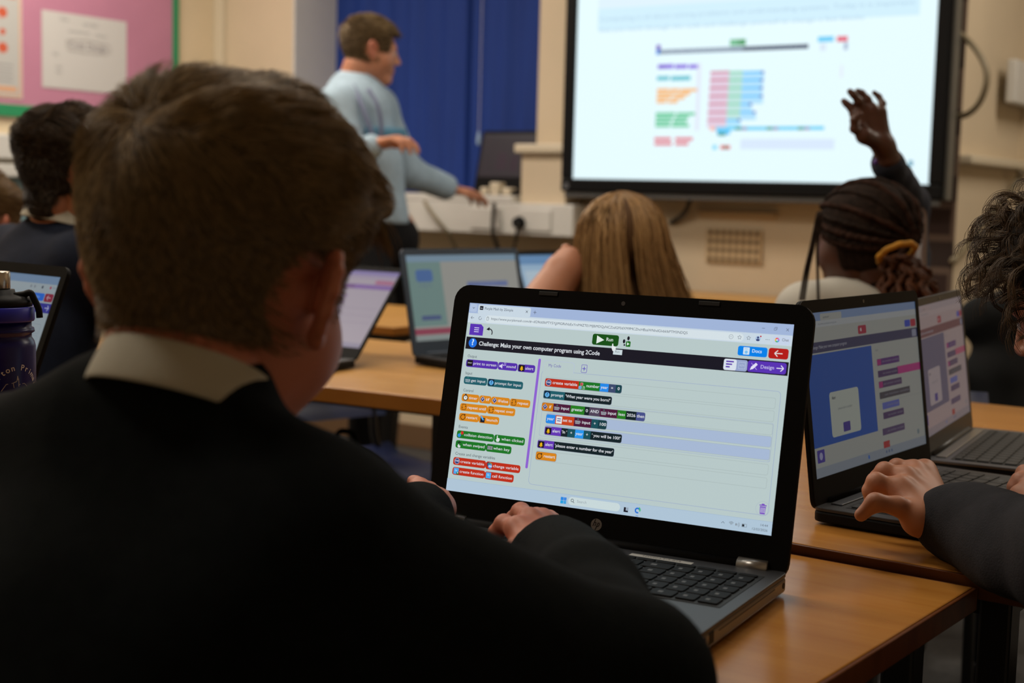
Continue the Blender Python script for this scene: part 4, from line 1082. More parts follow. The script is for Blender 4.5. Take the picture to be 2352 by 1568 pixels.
            c.poly([(x + 9, y + 3), (x + 17, y + 3), (x + 13, y - 1)], (60, 140, 120), L=4)
        elif kind == 'q': c.rect(x, y - 2, x + 25, y + 24, (10, 26, 54), L=4); c.circ(x + 13, y + 12, 10, (90, 170, 225), L=5); c.text('?', x + 13, y + 12, 17, (20, 50, 110), align='c', bold=.03, L=7)
        elif kind == 'clock': c.circ(x + 13, y + 13, 11.5, K, L=4); c.rect(x + 10, y - 3, x + 16, y + 2, K, L=4); c.circ(x + 13, y + 13, 8.5, (222, 224, 220), L=5); c.line([(x + 13, y + 13), (x + 13, y + 7)], 1.5, K, L=6); c.line([(x + 13, y + 13), (x + 17, y + 11)], 1.5, K, L=6)
        elif kind == 'if': c.poly([(x + 11, y), (x + 22, y + 12), (x + 11, y + 24), (x, y + 12)], (190, 190, 215), L=4); c.poly([(x + 11, y + 2), (x + 20, y + 12), (x + 11, y + 22), (x + 2, y + 12)], (46, 52, 110), L=5); c.text('IF', x + 11, y + 12, 10, (200, 205, 230), align='c', bold=.02, L=7)
        elif kind == 'rep': c.line([(x + 5, y + 8), (x + 5, y + 1), (x + 21, y + 1), (x + 21, y + 9)], 2, (70, 40, 10), L=4); c.line([(x + 21, y + 15), (x + 21, y + 23), (x + 5, y + 23), (x + 5, y + 15)], 2, (70, 40, 10), L=4); c.poly([(x + 17, y + 8), (x + 25, y + 8), (x + 21, y + 13)], (70, 40, 10), L=4); c.poly([(x + 1, y + 15), (x + 9, y + 15), (x + 5, y + 10)], (70, 40, 10), L=4)
        elif kind == 'rst': c.arc(x + 13, y + 13, 10, 3, -20, 300, (70, 36, 6), L=4, n=20); c.poly([(x + 16, y + 0), (x + 25, y + 2), (x + 21, y + 10)], (70, 36, 6), L=4)
        elif kind == 'rkt': c.rect(x + 2, y + 6, x + 22, y + 25, (20, 24, 40), L=4); c.poly([(x, y), (x + 8, y), (x + 18, y + 12), (x + 16, y + 18), (x + 8, y + 12)], (80, 165, 230), L=5)
        elif kind == 'coll': c.circ(x + 19, y + 6, 7, (205, 40, 40), L=4); c.circ(x + 7, y + 17, 7.5, (40, 140, 220), L=4); c.circ(x + 12, y + 9, 3, (90, 190, 90), L=5)
        elif kind == 'hand': c.poly([(x + 7, y), (x + 11, y), (x + 11, y + 9), (x + 21, y + 11), (x + 21, y + 19), (x + 17, y + 25), (x + 8, y + 25), (x + 3, y + 16), (x + 7, y + 15)], (214, 220, 222), L=4)
        elif kind == 'swp': c.poly([(x + 9, y + 12), (x + 12, y + 12), (x + 12, y + 17), (x + 19, y + 18), (x + 18, y + 26), (x + 9, y + 26), (x + 5, y + 20)], (214, 220, 222), L=5); c.line([(x + 2, y + 6), (x + 20, y + 6)], 3, K, L=4); c.line([(x + 11, y - 2), (x + 11, y + 13)], 3, K, L=4)
        elif kind == 'kb2': c.rect(x, y + 4, x + 26, y + 20, (30, 40, 44), 2, L=4); [c.rect(x + 2 + k * 4, y + 6 + r_ * 5, x + 4.6 + k * 4, y + 9 + r_ * 5, (200, 208, 212), L=5) for r_ in range(3) for k in range(6)]
        elif kind == 'var': c.poly([(x + 13 + 12.5 * math.cos(R(22.5 + 45 * k)), y + 12 + 12.5 * math.sin(R(22.5 + 45 * k))) for k in range(8)], (196, 196, 216), L=4); c.poly([(x + 13 + 11 * math.cos(R(22.5 + 45 * k)), y + 12 + 11 * math.sin(R(22.5 + 45 * k))) for k in range(8)], (44, 62, 122), L=5); c.text('VAR', x + 13, y + 12, 10, (214, 214, 232), align='c', bold=.02, L=7)
        elif kind == 'cv': c.circ(x + 9, y + 8, 8, (40, 50, 110), L=4); c.circ(x + 16, y + 15, 9, (70, 150, 220), L=5); c.rect(x + 9, y + 12, x + 24, y + 18, (190, 205, 235), L=6); c.arc(x + 15, y + 11, 9, 2.5, 190, 340, (90, 180, 110), L=6)
        elif kind == 'fn' or kind == 'fnp':
            c.rect(x + 1, y, x + 24, y + 24, (70, 165, 232), 2, L=4); c.text('fn', x + 12, y + 11, 13, (190, 225, 250), align='c', L=6)
            if kind == 'fnp': c.rect(x + 15, y + 15, x + 26, y + 26, (20, 100, 50), 2, L=5); c.text('+', x + 20.5, y + 20, 12, (230, 240, 235), align='c', bold=.03, L=7)
    chips_ = [(19, 232, 165, V_, 'print', 'print to screen'), (168, 232, 254, V_, 'snd', 'sound'), (258, 233, 334, V_, 'bell', 'alert'),
             (19, 302, 125, TE, 'kb', 'get input'), (129, 303, 289, TE, 'q', 'prompt for input'),
             (19, 373, 98, OR, 'clock', 'timer'), (101, 373, 154, OR, 'if', 'if'), (156, 373, 239, OR, 'if', 'if/else'), (242, 373, 331, OR, 'rep', 'repeat'),
             (17, 412, 142, OR, 'rep', 'repeat until'), (144, 412, 269, OR, 'rep', 'repeat over'), (18, 452, 109, OR, 'rst', 'restart'), (111, 453, 202, OR, 'rkt', 'launch'),
             (18, 523, 188, GN, 'coll', 'collision detection'), (191, 523, 328, GN, 'hand', 'when clicked'), (18, 563, 158, GN, 'swp', 'when swiped'), (160, 563, 273, GN, 'kb2', 'when key'),
             (17, 632, 166, RE, 'var', 'create variable'), (168, 633, 323, RE, 'cv', 'change variable'), (19, 672, 168, RE, 'fnp', 'create function'), (169, 673, 299, RE, 'fn', 'call function')]
    for x0, y0, x1, col, ic, tx in chips_:
        c.rect(x0 - 1, y0 - 1, x1 + 1, y0 + 30, tuple(int(v * .8 + 25) for v in col), 9, L=2); c.rect(x0, y0, x1, y0 + 29, col, 8, L=3)
        icon(ic, x0 + 4, y0 + 2); iw = 30 if ic not in ('if', 'snd') else (27 if ic == 'if' else 34)
        c.text(tx, x0 + 3 + iw, y0 + 15, 16, (214, 216, 222), width=x1 - x0 - iw - 9, bold=.008, L=6)
    c.rect(345, 204, 356, 640, (140, 96, 208), 5, L=3)
    # code area
    LN = (150, 166, 200)
    c.rect(366, 247, 1345, 700, LN, 16, L=2); c.rect(367.5, 248.5, 1343.5, 698.5, BG, 15, L=3)
    c.rect(370, 208, 506, 262, (178, 190, 218), 14, L=3); c.rect(371.5, 209.5, 504.5, 264, BG, 13, L=4)
    c.text('My Code', 392, 228, 17, (106, 96, 176), width=56, L=6)
    c.frame(536, 212, 561, 244, (106, 92, 186), BG, 4, 2, L=4); c.line([(541, 228), (556, 228)], 3, (92, 80, 186), L=6); c.line([(548.5, 220), (548.5, 236)], 3, (92, 80, 186), L=6)
    GL = (163, 178, 178)
    rows = [(273, 313, BG, 386), (320, 361, BG, 386), (369, 409, BG, 386), (413, 454, (166, 184, 212), 410), (460, 501, (166, 184, 212), 410), (515, 555, BG, 386), (564, 604, BG, 386)]
    c.rect(388, 366, 1330, 507, (150, 166, 200), 8, L=4); c.rect(389, 367, 1329, 506, BG, 8, L=5)
    for a, b, f_, xx in rows: c.rect(xx, a, 1328, b, GL, 7, L=6); c.rect(xx + 1.2, a + 1.2, 1326.8, b - 1.2, f_, 6, L=7)
    DK = (14, 32, 38)
    def block(y, h, segs):
        c.rect(segs[0][0] - 1, y - 1, segs[-1][1] + 1, y + h + 1, (120, 130, 150), 7, L=8)
        for i, sg in enumerate(segs):
            x0, x1, col = sg[:3]; e0 = i == 0; e1 = i == len(segs) - 1
            if e0 or e1: c.rect(x0, y, x1, y + h, col, 7, L=9); 
            if e0 and not e1: c.rect(x1 - 9, y, x1, y + h, col, L=9)
            if e1 and not e0: c.rect(x0, y, x0 + 9, y + h, col, L=9)
            if not e0 and not e1: c.rect(x0, y, x1, y + h, col, L=9)
            if len(sg) > 3 and sg[3]: 
                tx, off, wd = sg[3]; c.text(tx, x0 + off, y + h / 2, 16.5, (214, 218, 224), width=wd, bold=.014, L=11)
            if len(sg) > 4:
                o = c.layer; BL = c.poly
                def hi(pts, col, L=None, BL=BL): BL(pts, col, (L or 0) + 6)
                c.poly = hi; tt = c.text; c.text = lambda *a, **k: tt(*a, **{**k, 'L': k.get('L', 2) + 6})
                icon(sg[4], x0 + 3, y + 4); c.poly = BL; c.text = tt
    MR, GB, BL_ = (74, 22, 56), (34, 124, 32), (34, 136, 232)
    block(279, 31, [(387, 534, RE, ('create variable', 33, 108), 'var'), (534, 625, GN, ('number', 33, 56)), (625, 662, BL_, ('year', 4, 30)), (662, 692, (58, 72, 108), ('=', 10, 9)), (692, 717, (22, 66, 76), ('0', 8, 9))])
    c.frame(541, 283, 553, 295, (225, 180, 180), (180, 40, 40), 2, 1, L=12); c.frame(535, 297, 548, 308, (190, 215, 240), (60, 140, 220), 2, 1, L=12); c.frame(552, 297, 562, 308, (190, 225, 190), (40, 130, 60), 2, 1, L=12)
    for tx, x, y in (('1', 547, 289), ('2', 541, 302), ('3', 557, 302)): c.text(tx, x, y, 9, (230, 230, 235), align='c', L=15)
    block(327, 31, [(387, 479, TE, ('prompt', 33, 54), 'q'), (479, 681, DK, ("'What year were you born?'", 4, 192))])
    block(375, 32, [(386, 436, (200, 118, 24), ('if', 32, 10), 'if'), (436, 511, MR, ('input', 34, 36), 'kb'), (511, 572, GB, ('greater', 5, 50)), (572, 592, DK, ('0', 5, 10)), (592, 638, (78, 66, 88), ('AND', 5, 36)), (638, 711, MR, ('input', 33, 36), 'kb'), (711, 747, GB, ('less', 5, 27)), (747, 790, DK, ('2026', 4, 36)), (790, 826, (70, 80, 138), ('then', 3, 30))])
    block(420, 34, [(411, 451, BL_, ('year', 4, 31)), (451, 533, (198, 64, 26), ('set to', 33, 40)), (533, 607, MR, ('input', 34, 36), 'kb'), (607, 636, (22, 78, 88), ('+', 10, 9)), (636, 672, (20, 60, 70), ('100', 4, 30))])
    c.rect(455, 423, 481, 451, (224, 224, 226), L=12); c.rect(460, 431, 476, 434, (40, 60, 150), L=13); c.rect(460, 439, 476, 442, (40, 60, 150), L=13)
    block(467, 32, [(411, 483, (98, 54, 180), ('alert', 34, 33), 'bell'), (483, 511, DK, ("'In '", 3, 22)), (511, 543, (22, 78, 88), ('+', 11, 9)), (543, 580, (36, 150, 238), ('year', 3, 31)), (580, 610, (22, 78, 88), ('+', 10, 9)), (610, 741, DK, ("' you will be 100!'", 5, 121))])
    block(523, 31, [(387, 459, (98, 54, 180), ('alert', 34, 33), 'bell'), (459, 716, DK, ("'please enter a number for the year'", 4, 248))])
    block(569, 31, [(386, 475, OR, ('restart', 34, 50), 'rst')])
    c.arc(1323, 676, 26, 1, 0, 360, (166, 178, 196), L=6, n=30)
    BN = (120, 76, 190); c.rect(1310, 662, 1337, 666, BN, 1, L=8); c.rect(1318, 658, 1329, 663, BN, 1, L=8); c.poly([(1312, 668), (1335, 668), (1333, 696), (1314, 696)], BN, L=8)
    for k in range(4): c.rect(1316 + 4.6 * k, 672, 1318 + 4.6 * k, 691, (200, 204, 220), L=9)
    # task bar
    TB = (174, 196, 214)
    c.rect(0, 720, 1366, 768, TB, L=8); c.rect(0, 719, 1366, 720, (150, 176, 206), L=9)
    for (a, b) in ((0, 0), (13, 0), (0, 13), (13, 13)): c.rect(516 + a, 732 + b, 528 + a, 744 + b, (36 + a * 2, 134 + b * 2, 224), 1, L=10)
    c.rect(549, 727, 768, 758, (200, 216, 218), 15, L=10); c.arc(566, 740, 5.5, 2, 0, 360, (70, 78, 86), L=12); c.line([(570, 744), (575, 749)], 2, (70, 78, 86), L=12)
    c.text('Search', 586, 742, 15, (150, 162, 170), width=41, L=12)
    c.rect(784, 738, 792, 756, K, L=11); c.rect(784, 750, 802, 756, K, L=11); c.rect(793, 738, 803, 750, (150, 166, 184), L=11)
    c.arc(840, 744, 8.5, 6, 60, 330, (30, 110, 210), L=11, n=18); c.arc(842, 741, 8.5, 6, -70, 40, (70, 180, 120), L=12, n=8); c.rect(835, 763, 846, 765, (70, 130, 210), 1, L=11)
    c.line([(1174, 747), (1180, 741), (1186, 747)], 1.5, (76, 86, 96), L=11)
    for k in range(3): c.arc(1212, 750, 4 + 4 * k, 2, 225, 315, (120, 130, 140), L=11, n=6)
    c.rect(1228, 741, 1233, 749, (130, 140, 150), L=11); [c.arc(1233, 745, 4 + 3.5 * k, 1.3, -50, 50, (130, 140, 150), L=11, n=6) for k in range(3)]
    c.frame(1252, 739, 1271, 751, (120, 130, 140), TB, 2, 1.3, L=11); c.rect(1254, 741, 1262, 749, (30, 34, 40), L=13)
    c.text('14:44', 1350, 736, 12.5, (96, 106, 118), align='r', width=30, L=12); c.text('12/03/2026', 1350, 753, 12.5, (96, 106, 118), align='r', width=60, L=12)

def ui_run(tint=0):
    """a program running: blue stage with an alert box, code list on the right"""
    W = (176, 180, 176) if not tint else (184, 164, 168); BLU = (24, 88, 176) if not tint else (104, 102, 134)
    DKB = (58, 66, 104) if not tint else (120, 76, 92)
    def f(c):
        c.rect(0, 0, 1366, 768, W, L=0); c.rect(0, 0, 1366, 40, (130, 156, 196) if not tint else (176, 162, 170), L=1); c.rect(180, 8, 420, 40, W, 6, L=2); c.rect(0, 40, 1366, 70, (186, 192, 196) if not tint else (190, 172, 176), L=1)
        c.text('purplemash', 210, 26, 14, (80, 88, 100), L=4); c.text('https://www.purplemash.com/app/code', 150, 56, 13, (120, 128, 136), L=4)
        c.rect(600, 88, 700, 130, (170, 50, 80), 9, L=2); c.circ(634, 109, 9, (220, 200, 205), L=3)
        c.rect(1200, 92, 1276, 128, (50, 80, 190), 8, L=2); c.rect(1281, 91, 1352, 130, (180, 50, 80), 9, L=2)
        c.rect(0, 139, 1366, 189, DKB, L=2); c.text('Challenge: Make your own computer program', 40, 165, 22, (190, 190, 200), L=4)
        c.rect(1290, 146, 1350, 184, (150, 156, 180), 5, L=3)
        c.rect(0, 196, 745, 628, BLU, L=2)
        c.rect(210, 385, 545, 600, (190, 198, 190) if not tint else (186, 172, 180), 18, L=3)
        c.text('Alert', 235, 415, 20, (60, 66, 80), bold=.02, L=5); c.text('please enter a number', 378, 470, 18, (120, 126, 130), align='c', L=5); c.rect(340, 540, 420, 586, (66, 60, 150), 6, L=5)
        c.text('Code', 790, 225, 15, (110, 110, 120), L=4)
        for i, (y, w_, cc) in enumerate(((270, 290, (92, 56, 128)), (330, 260, (78, 60, 110)), (385, 300, (84, 64, 110)), (440, 400, (74, 76, 92)), (495, 220, (96, 110, 190)), (545, 270, (80, 64, 112)), (655 - 30, 290, (88, 74, 118)), (690, 80, (180, 60, 70)))):
            x = 800 if i not in (4, 5) else 825
            if i == 1: c.rect(x + 250, y - 4, 1366, y + 36, (190, 60, 140) if not tint else (196, 92, 130), L=3)
            c.rect(x, y, x + w_, y + 34, cc, 4, L=4); c.rect(x, y + 2, x + 50, y + 32, (170, 50, 130) if i in (0, 2) else cc, 3, L=5)
            c.text('set number variable', x + 60, y + 17, 16, (150, 146, 160), width=max(20, w_ - 76), L=7)
        c.rect(820, 740 - 250, 1366, 741 - 250, (140, 146, 150), L=2); c.circ(1270, 690, 14, (120, 140, 150), L=3)
        c.rect(30, 640, 110, 700, (74, 66, 160), 6, L=4); c.circ(70, 670, 18, (170, 170, 210), L=5)
        c.rect(0, 722, 1366, 768, (150, 160, 172) if not tint else (160, 150, 160), L=3); c.rect(600, 734, 618, 752, (40, 110, 200), L=5)
        for k in range(3): c.circ(830 + 34 * k, 744, 8, (90, 110, 150), L=5)
    return f

def ui_left(c):
    c.rect(0, 0, 1366, 768, (158, 172, 180), L=0); c.rect(0, 0, 1366, 42, (118, 146, 178), L=1); c.rect(0, 42, 1366, 80, (160, 174, 182), L=1)
    for x, cc in ((1130, (130, 140, 150)), (1165, (130, 140, 150)), (1235, (60, 70, 90)), (1308, (170, 60, 90))): c.circ(x, 60, 8, cc, L=3)
    c.text('Chat', 1326, 60, 15, (110, 120, 140), L=4)
    c.rect(1150, 92, 1276, 132, (30, 106, 214), 8, L=2); c.text('Docs', 1200, 112, 18, (150, 190, 235), L=4); c.rect(1281, 91, 1356, 134, (140, 34, 66), 9, L=2)
    c.line([(1302, 112), (1336, 112)], 4, (200, 170, 180), L=3); c.line([(1316, 101), (1302, 112), (1316, 124)], 4, (200, 170, 180), L=3)
    c.rect(1040, 142, 1362, 192, (44, 50, 150), L=2); c.rect(0, 142, 1040, 192, (30, 34, 70), L=2); c.text('Design', 1240, 166, 19, (150, 150, 220), L=4)
    c.line([(1312, 166), (1348, 166)], 4, (190, 195, 230), L=4); c.line([(1334, 152), (1348, 166), (1334, 180)], 4, (190, 195, 230), L=4)
    for k in range(5): c.frame(380, 250 + 60 * k, 1330, 300 + 60 * k, (138, 152, 166), (158, 172, 180), 10, 2, L=2)
    c.rect(0, 722, 1366, 768, (140, 156, 172), L=3)

def ui_mauve(c):
    W = (196, 184, 200); c.rect(0, 0, 1366, 768, W, L=0); c.rect(0, 0, 1366, 44, (160, 146, 204), L=1); c.rect(0, 44, 1366, 80, (186, 172, 200), L=1)
    c.rect(500, 140, 1366, 186, (136, 94, 164), L=2); c.rect(1180, 92, 1356, 134, (196, 120, 160), 6, L=3); c.rect(1000, 142, 1366, 184, (150, 110, 190), 4, L=3)
    for k in range(3): c.rect(380, 380 + 70 * k, 1330, 384 + 70 * k, (170, 156, 182), L=2)
    for k in range(4): c.rect(700, 250 + 60 * k, 980, 280 + 60 * k, (176, 150, 190), 4, L=2)
    c.rect(0, 722, 1366, 768, (168, 160, 190), L=3)

def ui_form(c):
    c.rect(0, 0, 1366, 768, (164, 164, 158), L=0); c.rect(0, 0, 1366, 60, (132, 158, 178), L=1)
    c.rect(0, 60, 400, 640, (122, 150, 146), L=1); c.rect(90, 130, 290, 240, (84, 116, 170), 30, L=2); c.text('Log in', 190, 270, 60, (110, 130, 150), align='c', L=4)
    c.rect(100, 545, 330, 585, (84, 98, 140), 8, L=2)
    c.rect(700, 250, 1220, 300, (112, 126, 172), 8, L=2); c.text('your school page', 960, 275, 30, (140, 150, 190), align='c', L=4)
    c.rect(0, 660, 1366, 715, (156, 76, 96), L=2); c.rect(0, 722, 1366, 768, (150, 160, 158), L=3)
def ui_bright(c):
    c.rect(0, 0, 1366, 768, (150, 180, 206), L=0); c.rect(0, 0, 1366, 110, (96, 140, 184), L=1); c.rect(60, 180, 1300, 420, (176, 196, 210), 20, L=2); c.text('Welcome', 680, 300, 120, (120, 150, 190), align='c', L=4); c.rect(60, 470, 700, 500, (130, 150, 180), L=2)
def ui_dark(c):
    c.rect(0, 0, 1366, 768, (58, 52, 56), L=0); c.rect(0, 0, 1366, 60, (66, 62, 66), L=1); c.rect(350, 330, 560, 640, (64, 48, 58), 20, L=1); c.rect(640, 380, 780, 660, (62, 44, 56), 20, L=1)

# ------------------------------------------------------------------ laptops in place
bl = CP + CR * (-.06765427) - CU * .15288975 + FW * 1.45412168
r1 = CR * .87837647 - CU * .07931125 - FW * .4713433; r2 = CR * .13062932 + CU * .98842756 + FW * .07711641
hc = bl + r1 * .1725 - r2 * .0295
myaw = math.atan2(r1[1], r1[0]); mtilt = math.acos(min(1, r2[2] / np.linalg.norm(r2)))
LT_, LP_, S_ = laptop('open black laptop with a block coding page before the short-haired person', float(hc[0]), float(hc[1]), .72, myaw, mtilt, .382, .246, .242, 1.0, ui_main,
                bez=(.0185, .0185, .03), deck='deck', keyrows=KEYROWS_FULL, sidemat='side', hinge='wide', hb=.0205, corner=.017)
# logo, maker's disc on the lower bezel; sticker; ports; latches
cxl, czl = -.1725 + .1716, .0295 - .0128
cv = Canvas(100, 100, .0115, .0115, lambda u, v, w: LP_(cxl - .00575 + u, czl - .00575 + v, .0001 + w))
cv.circ(50, 50, 50, (126, 122, 116), L=0, n=36)
cv.line([(40, 4), (20, 64)], 7, (16, 15, 14), L=1); cv.line([(31, 34), (44, 32), (46, 40), (38, 64)], 7, (16, 15, 14), L=1)
cv.line([(64, 36), (44, 96)], 7, (16, 15, 14), L=1); cv.line([(62, 36), (76, 34), (78, 42), (72, 60), (66, 64), (55, 64)], 7, (16, 15, 14), L=1)
lm, nt, b = nodes('logo_print'); vc = nt.nodes.new('ShaderNodeVertexColor'); vc.layer_name = 'Col'; nt.links.new(vc.outputs[0], b.inputs['Base Color']); b.inputs['Roughness'].default_value = .35; b.inputs['Metallic'].default_value = .3
cv.build('logo', lm, LT_)
cv = Canvas(300, 40, .062, .0082, lambda u, v, w: (.046 + u, -.0245 + v, .0207 + w))
cv.rect(0, 0, 300, 40, (186, 184, 178), L=0); cv.text('HWN-LT-S-012', 60, 20, 24, (70, 68, 70), width=185, L=2)
cv.build('asset_sticker', M['print'], LT_)
for (y0, y1, z0, z1) in ((-.222, -.205, .008, .0145), (-.197, -.187, .0065, .0155), (-.176, -.035, .0125, .0132)): MB().box(.1905, .1913, y0, y1, z0, z1).build('port', M['port'], LT_)
q = MB().lathe([(.0003, 0), (.0028, 0), (.0028, .0008), (.0003, .0008)], (0, 0, 0), 14).build('power_jack', M['port'], LT_); q.rotation_euler = (0, R(90), 0); q.location = (.1907, -.010, .0105)
for u in (-.0825, .0885): MB().prism([(u - .0105, .2358), (u + .0105, .2358), (u + .0105, .2398), (u - .0105, .2398)], .0001, .0012, LP_).build('lid_bumper', M['port'], LT_, bevel=.0004)
MB().prism([(.035, .0025), (.065, .0025), (.065, .0045), (.035, .0045)], .0001, .0012, LP_).build('lid_bumper', M['port'], LT_)

# two dim laptops on the right-hand table
laptop('dim black laptop with a blue panel on screen and a hand on its deck', -.557, 1.597, .729, R(87), R(8), .336, .23, .220, .25, ui_run(0), bez=(.009, .014, .03), hb=.019, keymat='greykey', strip='litdeck')
laptop('dim laptop behind another on the right-hand table showing a pinkish page', -.586, 1.972, .729, R(96), R(8), .320, .22, .206, .26, ui_run(1), bez=(.007, .010, .02), lidmat='deck2', sidemat='black', hb=.017, deck='litdeck', keymat='greykey', strip='silver')
laptop('laptop at the left behind the bottle, its lid leaning back', -1.660, 1.105, .72, R(-6), R(21), .37, .24, .243, .62, ui_left, bez=(.012, .014, .03), keys=False)
laptop('laptop leaning far back with a mauve page, beside the cheek of the front person', -2.020, 2.155, .72, R(3), R(43), .37, .22, .24, .50, ui_mauve, bez=(.006, .012, .03), keys=False)
M['blueframe'] = mat('slate_blue_lid', (.035, .060, .10), .4)
laptop('laptop with a slate blue frame standing on the middle table', -1.765, 2.475, .72, R(79), R(13), .345, .22, .222, .62, ui_form, bez=(.012, .014, .028), lidmat='blueframe', keys=False)
laptop('small bright laptop half hidden behind the long-haired person', -1.90, 3.12, .72, R(79), R(22), .33, .21, .21, .75, ui_bright, bez=(.008, .012, .025), keys=False)
tl = ony(1195, 452, WY - .06)
laptop('large dark laptop on the window board that the teacher reaches for', wx1 - .178, WY + .07, SILL + .0005, R(1), R(14), .34, .21, .25, .55, ui_dark, bez=(.008, .012, .02), keys=False, cw=1366, chh=768)
# the blue-framed laptop has no silver strip on its deck

# ------------------------------------------------------------------ water bottle
bp = at(-6, 700, 1.47)
t = thing('water_bottle', 'purple-blue metal water bottle with engraved school name standing at the left edge', 'bottle', (float(bp[0]), float(bp[1]), .72))
br = .0375
MB().lathe([(.0005, .0005), (br - .003, .0005), (br, .004), (br, .183), (br - .0015, .1885), (br - .004, .192), (br - .004, .196), (br - .001, .198), (br - .0015, .2015), (br - .004, .203), (br - .004, .209), (.0005, .209)], seg=64).build('body', M['bottle'], t, smooth=True)
MB().lathe([(br - .006, .2092), (br - .0015, .2092), (br - .0008, .211), (br - .0008, .2235), (br - .002, .2245), (.0005, .2245)], seg=64).build('blue_ring', M['band'], t, smooth=True)
mb = MB().lathe([(.0005, .2247), (br - .003, .2247), (br - .003, .230), (br - .007, .2345), (.018, .237), (.017, .2415), (.0005, .2415)], seg=48)
mb.build('lid', M['black'], t, smooth=True)
MB().lathe([(.0005, .2417), (.0125, .2417), (.0130, .243), (.0130, .2585), (.0122, .2600), (.0005, .2602)], seg=40).build('steel_cap', M['steel'], t, smooth=True)
hr = CR[:2] / np.linalg.norm(CR[:2])
def hp_(u, z, o=0): return (hr[0] * u + hr[1] * o, hr[1] * u - hr[0] * o, z)
MB().tube(bez([hp_(.012, .2345), hp_(.026, .2365), hp_(.034, .2385), hp_(.038, .232), hp_(.0425, .222), hp_(.0435, .213)], 6), [.0035] * 31, 10).build('carry_loop', M['black'], t, smooth=True)
# engraved arc of letters and a steeple, wrapped on the cylinder
cam_ang = math.atan2(-bp[1], -bp[0]); ctr = cam_ang + R(30)
def wrapb(u, v, w): a = ctr + (u - .035) / br; return ((br + .0001 + w) * math.cos(a), (br + .0001 + w) * math.sin(a), .103 + v)
cv = Canvas(700, 700, .07, .07, wrapb, step=.00008)
txt = 'Wharton Primary'; r0 = 250
for i, ch in enumerate(txt):
    a = R(-90 + (i - 7) * 12.4); cv.text(ch, 350 + r0 * math.cos(a), 350 + r0 * math.sin(a), 84, (205, 200, 200), align='c', ang=a + PI / 2, bold=.01)
cv.line([(180, 330), (230, 260), (300, 250), (310, 300)], 7, (150, 148, 152)); cv.line([(300, 250), (340, 235), (350, 180), (362, 235), (362, 290)], 7, (160, 158, 160))
cv.line([(160, 330), (540, 330)], 7, (150, 148, 152)); cv.circ(356, 215, 9, (150, 148, 152)); cv.line([(362, 270), (430, 262), (470, 300)], 6, (150, 148, 152))
cv.build('engraving', M['print'], t)

# black school bag and coat
cp_ = at(2290, 800, 3.25)

# ------------------------------------------------------------------ people
BR1 = strand_mat('mid_brown_hair', (.48, .33, .165), (.145, .096, .048)); BR1c = mat('mid_brown_hair_base', (.13, .092, .058), .7, spec=.2)
DK1 = strand_mat('dark_brown_hair', (.085, .052, .026), (.018, .011, .006)); DK1c = mat('dark_brown_hair_base', (.014, .009, .005), .7, spec=.2)
BL1 = strand_mat('blonde_hair', (.26, .16, .065), (.12, .065, .022)); BL1c = mat('blonde_hair_base', (.12, .07, .03), .7, spec=.2)
LB1 = strand_mat('light_brown_long_hair', (.52, .31, .13), (.12, .058, .020)); LB1c = mat('light_brown_base', (.10, .05, .02), .7, spec=.2)
TB1 = strand_mat('teacher_hair', (.26, .18, .09), (.09, .055, .026)); TB1c = mat('teacher_hair_base', (.05, .03, .014), .7, spec=.2)
CU1 = strand_mat('curly_hair', (.12, .070, .032), (.024, .014, .007), .5); CU1c = mat('curly_hair_base', (.014, .009, .006), .7, spec=.2)
BD1 = mat('dark_braid', (.017, .010, .007), .8, noise=.5, nscale=90, bump=.8, bscale=260, spec=.08)
BD2 = mat('auburn_twist', (.065, .024, .011), .5, noise=.6, nscale=70, bump=.8, bscale=260, spec=.1)
NA = mat('iris', (.02, .015, .012), .2)
def skins(k): return [M[k], M['lips'] if k != 'skind' else M['skind'], M['eye'], NA, M['skinr'] if k == 'skin' else M[k]]

# fade: the scalp skin shows through where the hair is clipped short
def fade_skin(name, hair, skin, z0, z1):
    m, nt, b = nodes(name); tc = nt.nodes.new('ShaderNodeTexCoord')
    return m

def person(label, loc, cat='person', group=None): return thing('person', label, cat, loc, 0, group)

def clothe(parent, name, prims, m, h=.006, fa=.004, ff=34, seed=1):
    V, Fq = sdf_mesh(prims, h, folds(fa, ff, seed)); return mesh_np(name, V - np.array(parent.location), Fq, parent, m)

def collar(parent, Rm, c, r0, r1, h, m, tilt=0.0, name='collar', gap=.5):
    """a folded shirt collar: band open at the throat"""
    n = 40; V = []; prof = [(r0, 0.0), (r0 + .001, h), (r0 + .0035, h + .0015), (r0 + .006, h - .001), (r1, -.006), (r1 - .0025, -.007), (r0 + .003, h * .2)]
    for i in range(n + 1):
        a = -PI / 2 - (PI - gap) + 2 * (PI - gap) * i / n
        for r, z in prof:
            e = (abs(a + PI / 2) / (PI - gap)) ** 3 * .012
            V.append(((r) * math.cos(a), r * math.sin(a) * 1.08, z - e))
    k = len(prof); Fq = [(i * k + j, i * k + (j + 1) % k, (i + 1) * k + (j + 1) % k, (i + 1) * k + j) for i in range(n) for j in range(k)]
    V = xf(np.array(V), Rm, c); o = MB().add(V - np.array(parent.location), Fq).build(name, m, parent, smooth=True)
    s = o.modifiers.new('s', 'SUBSURF'); s.levels = 1; s.render_levels = 2; return o

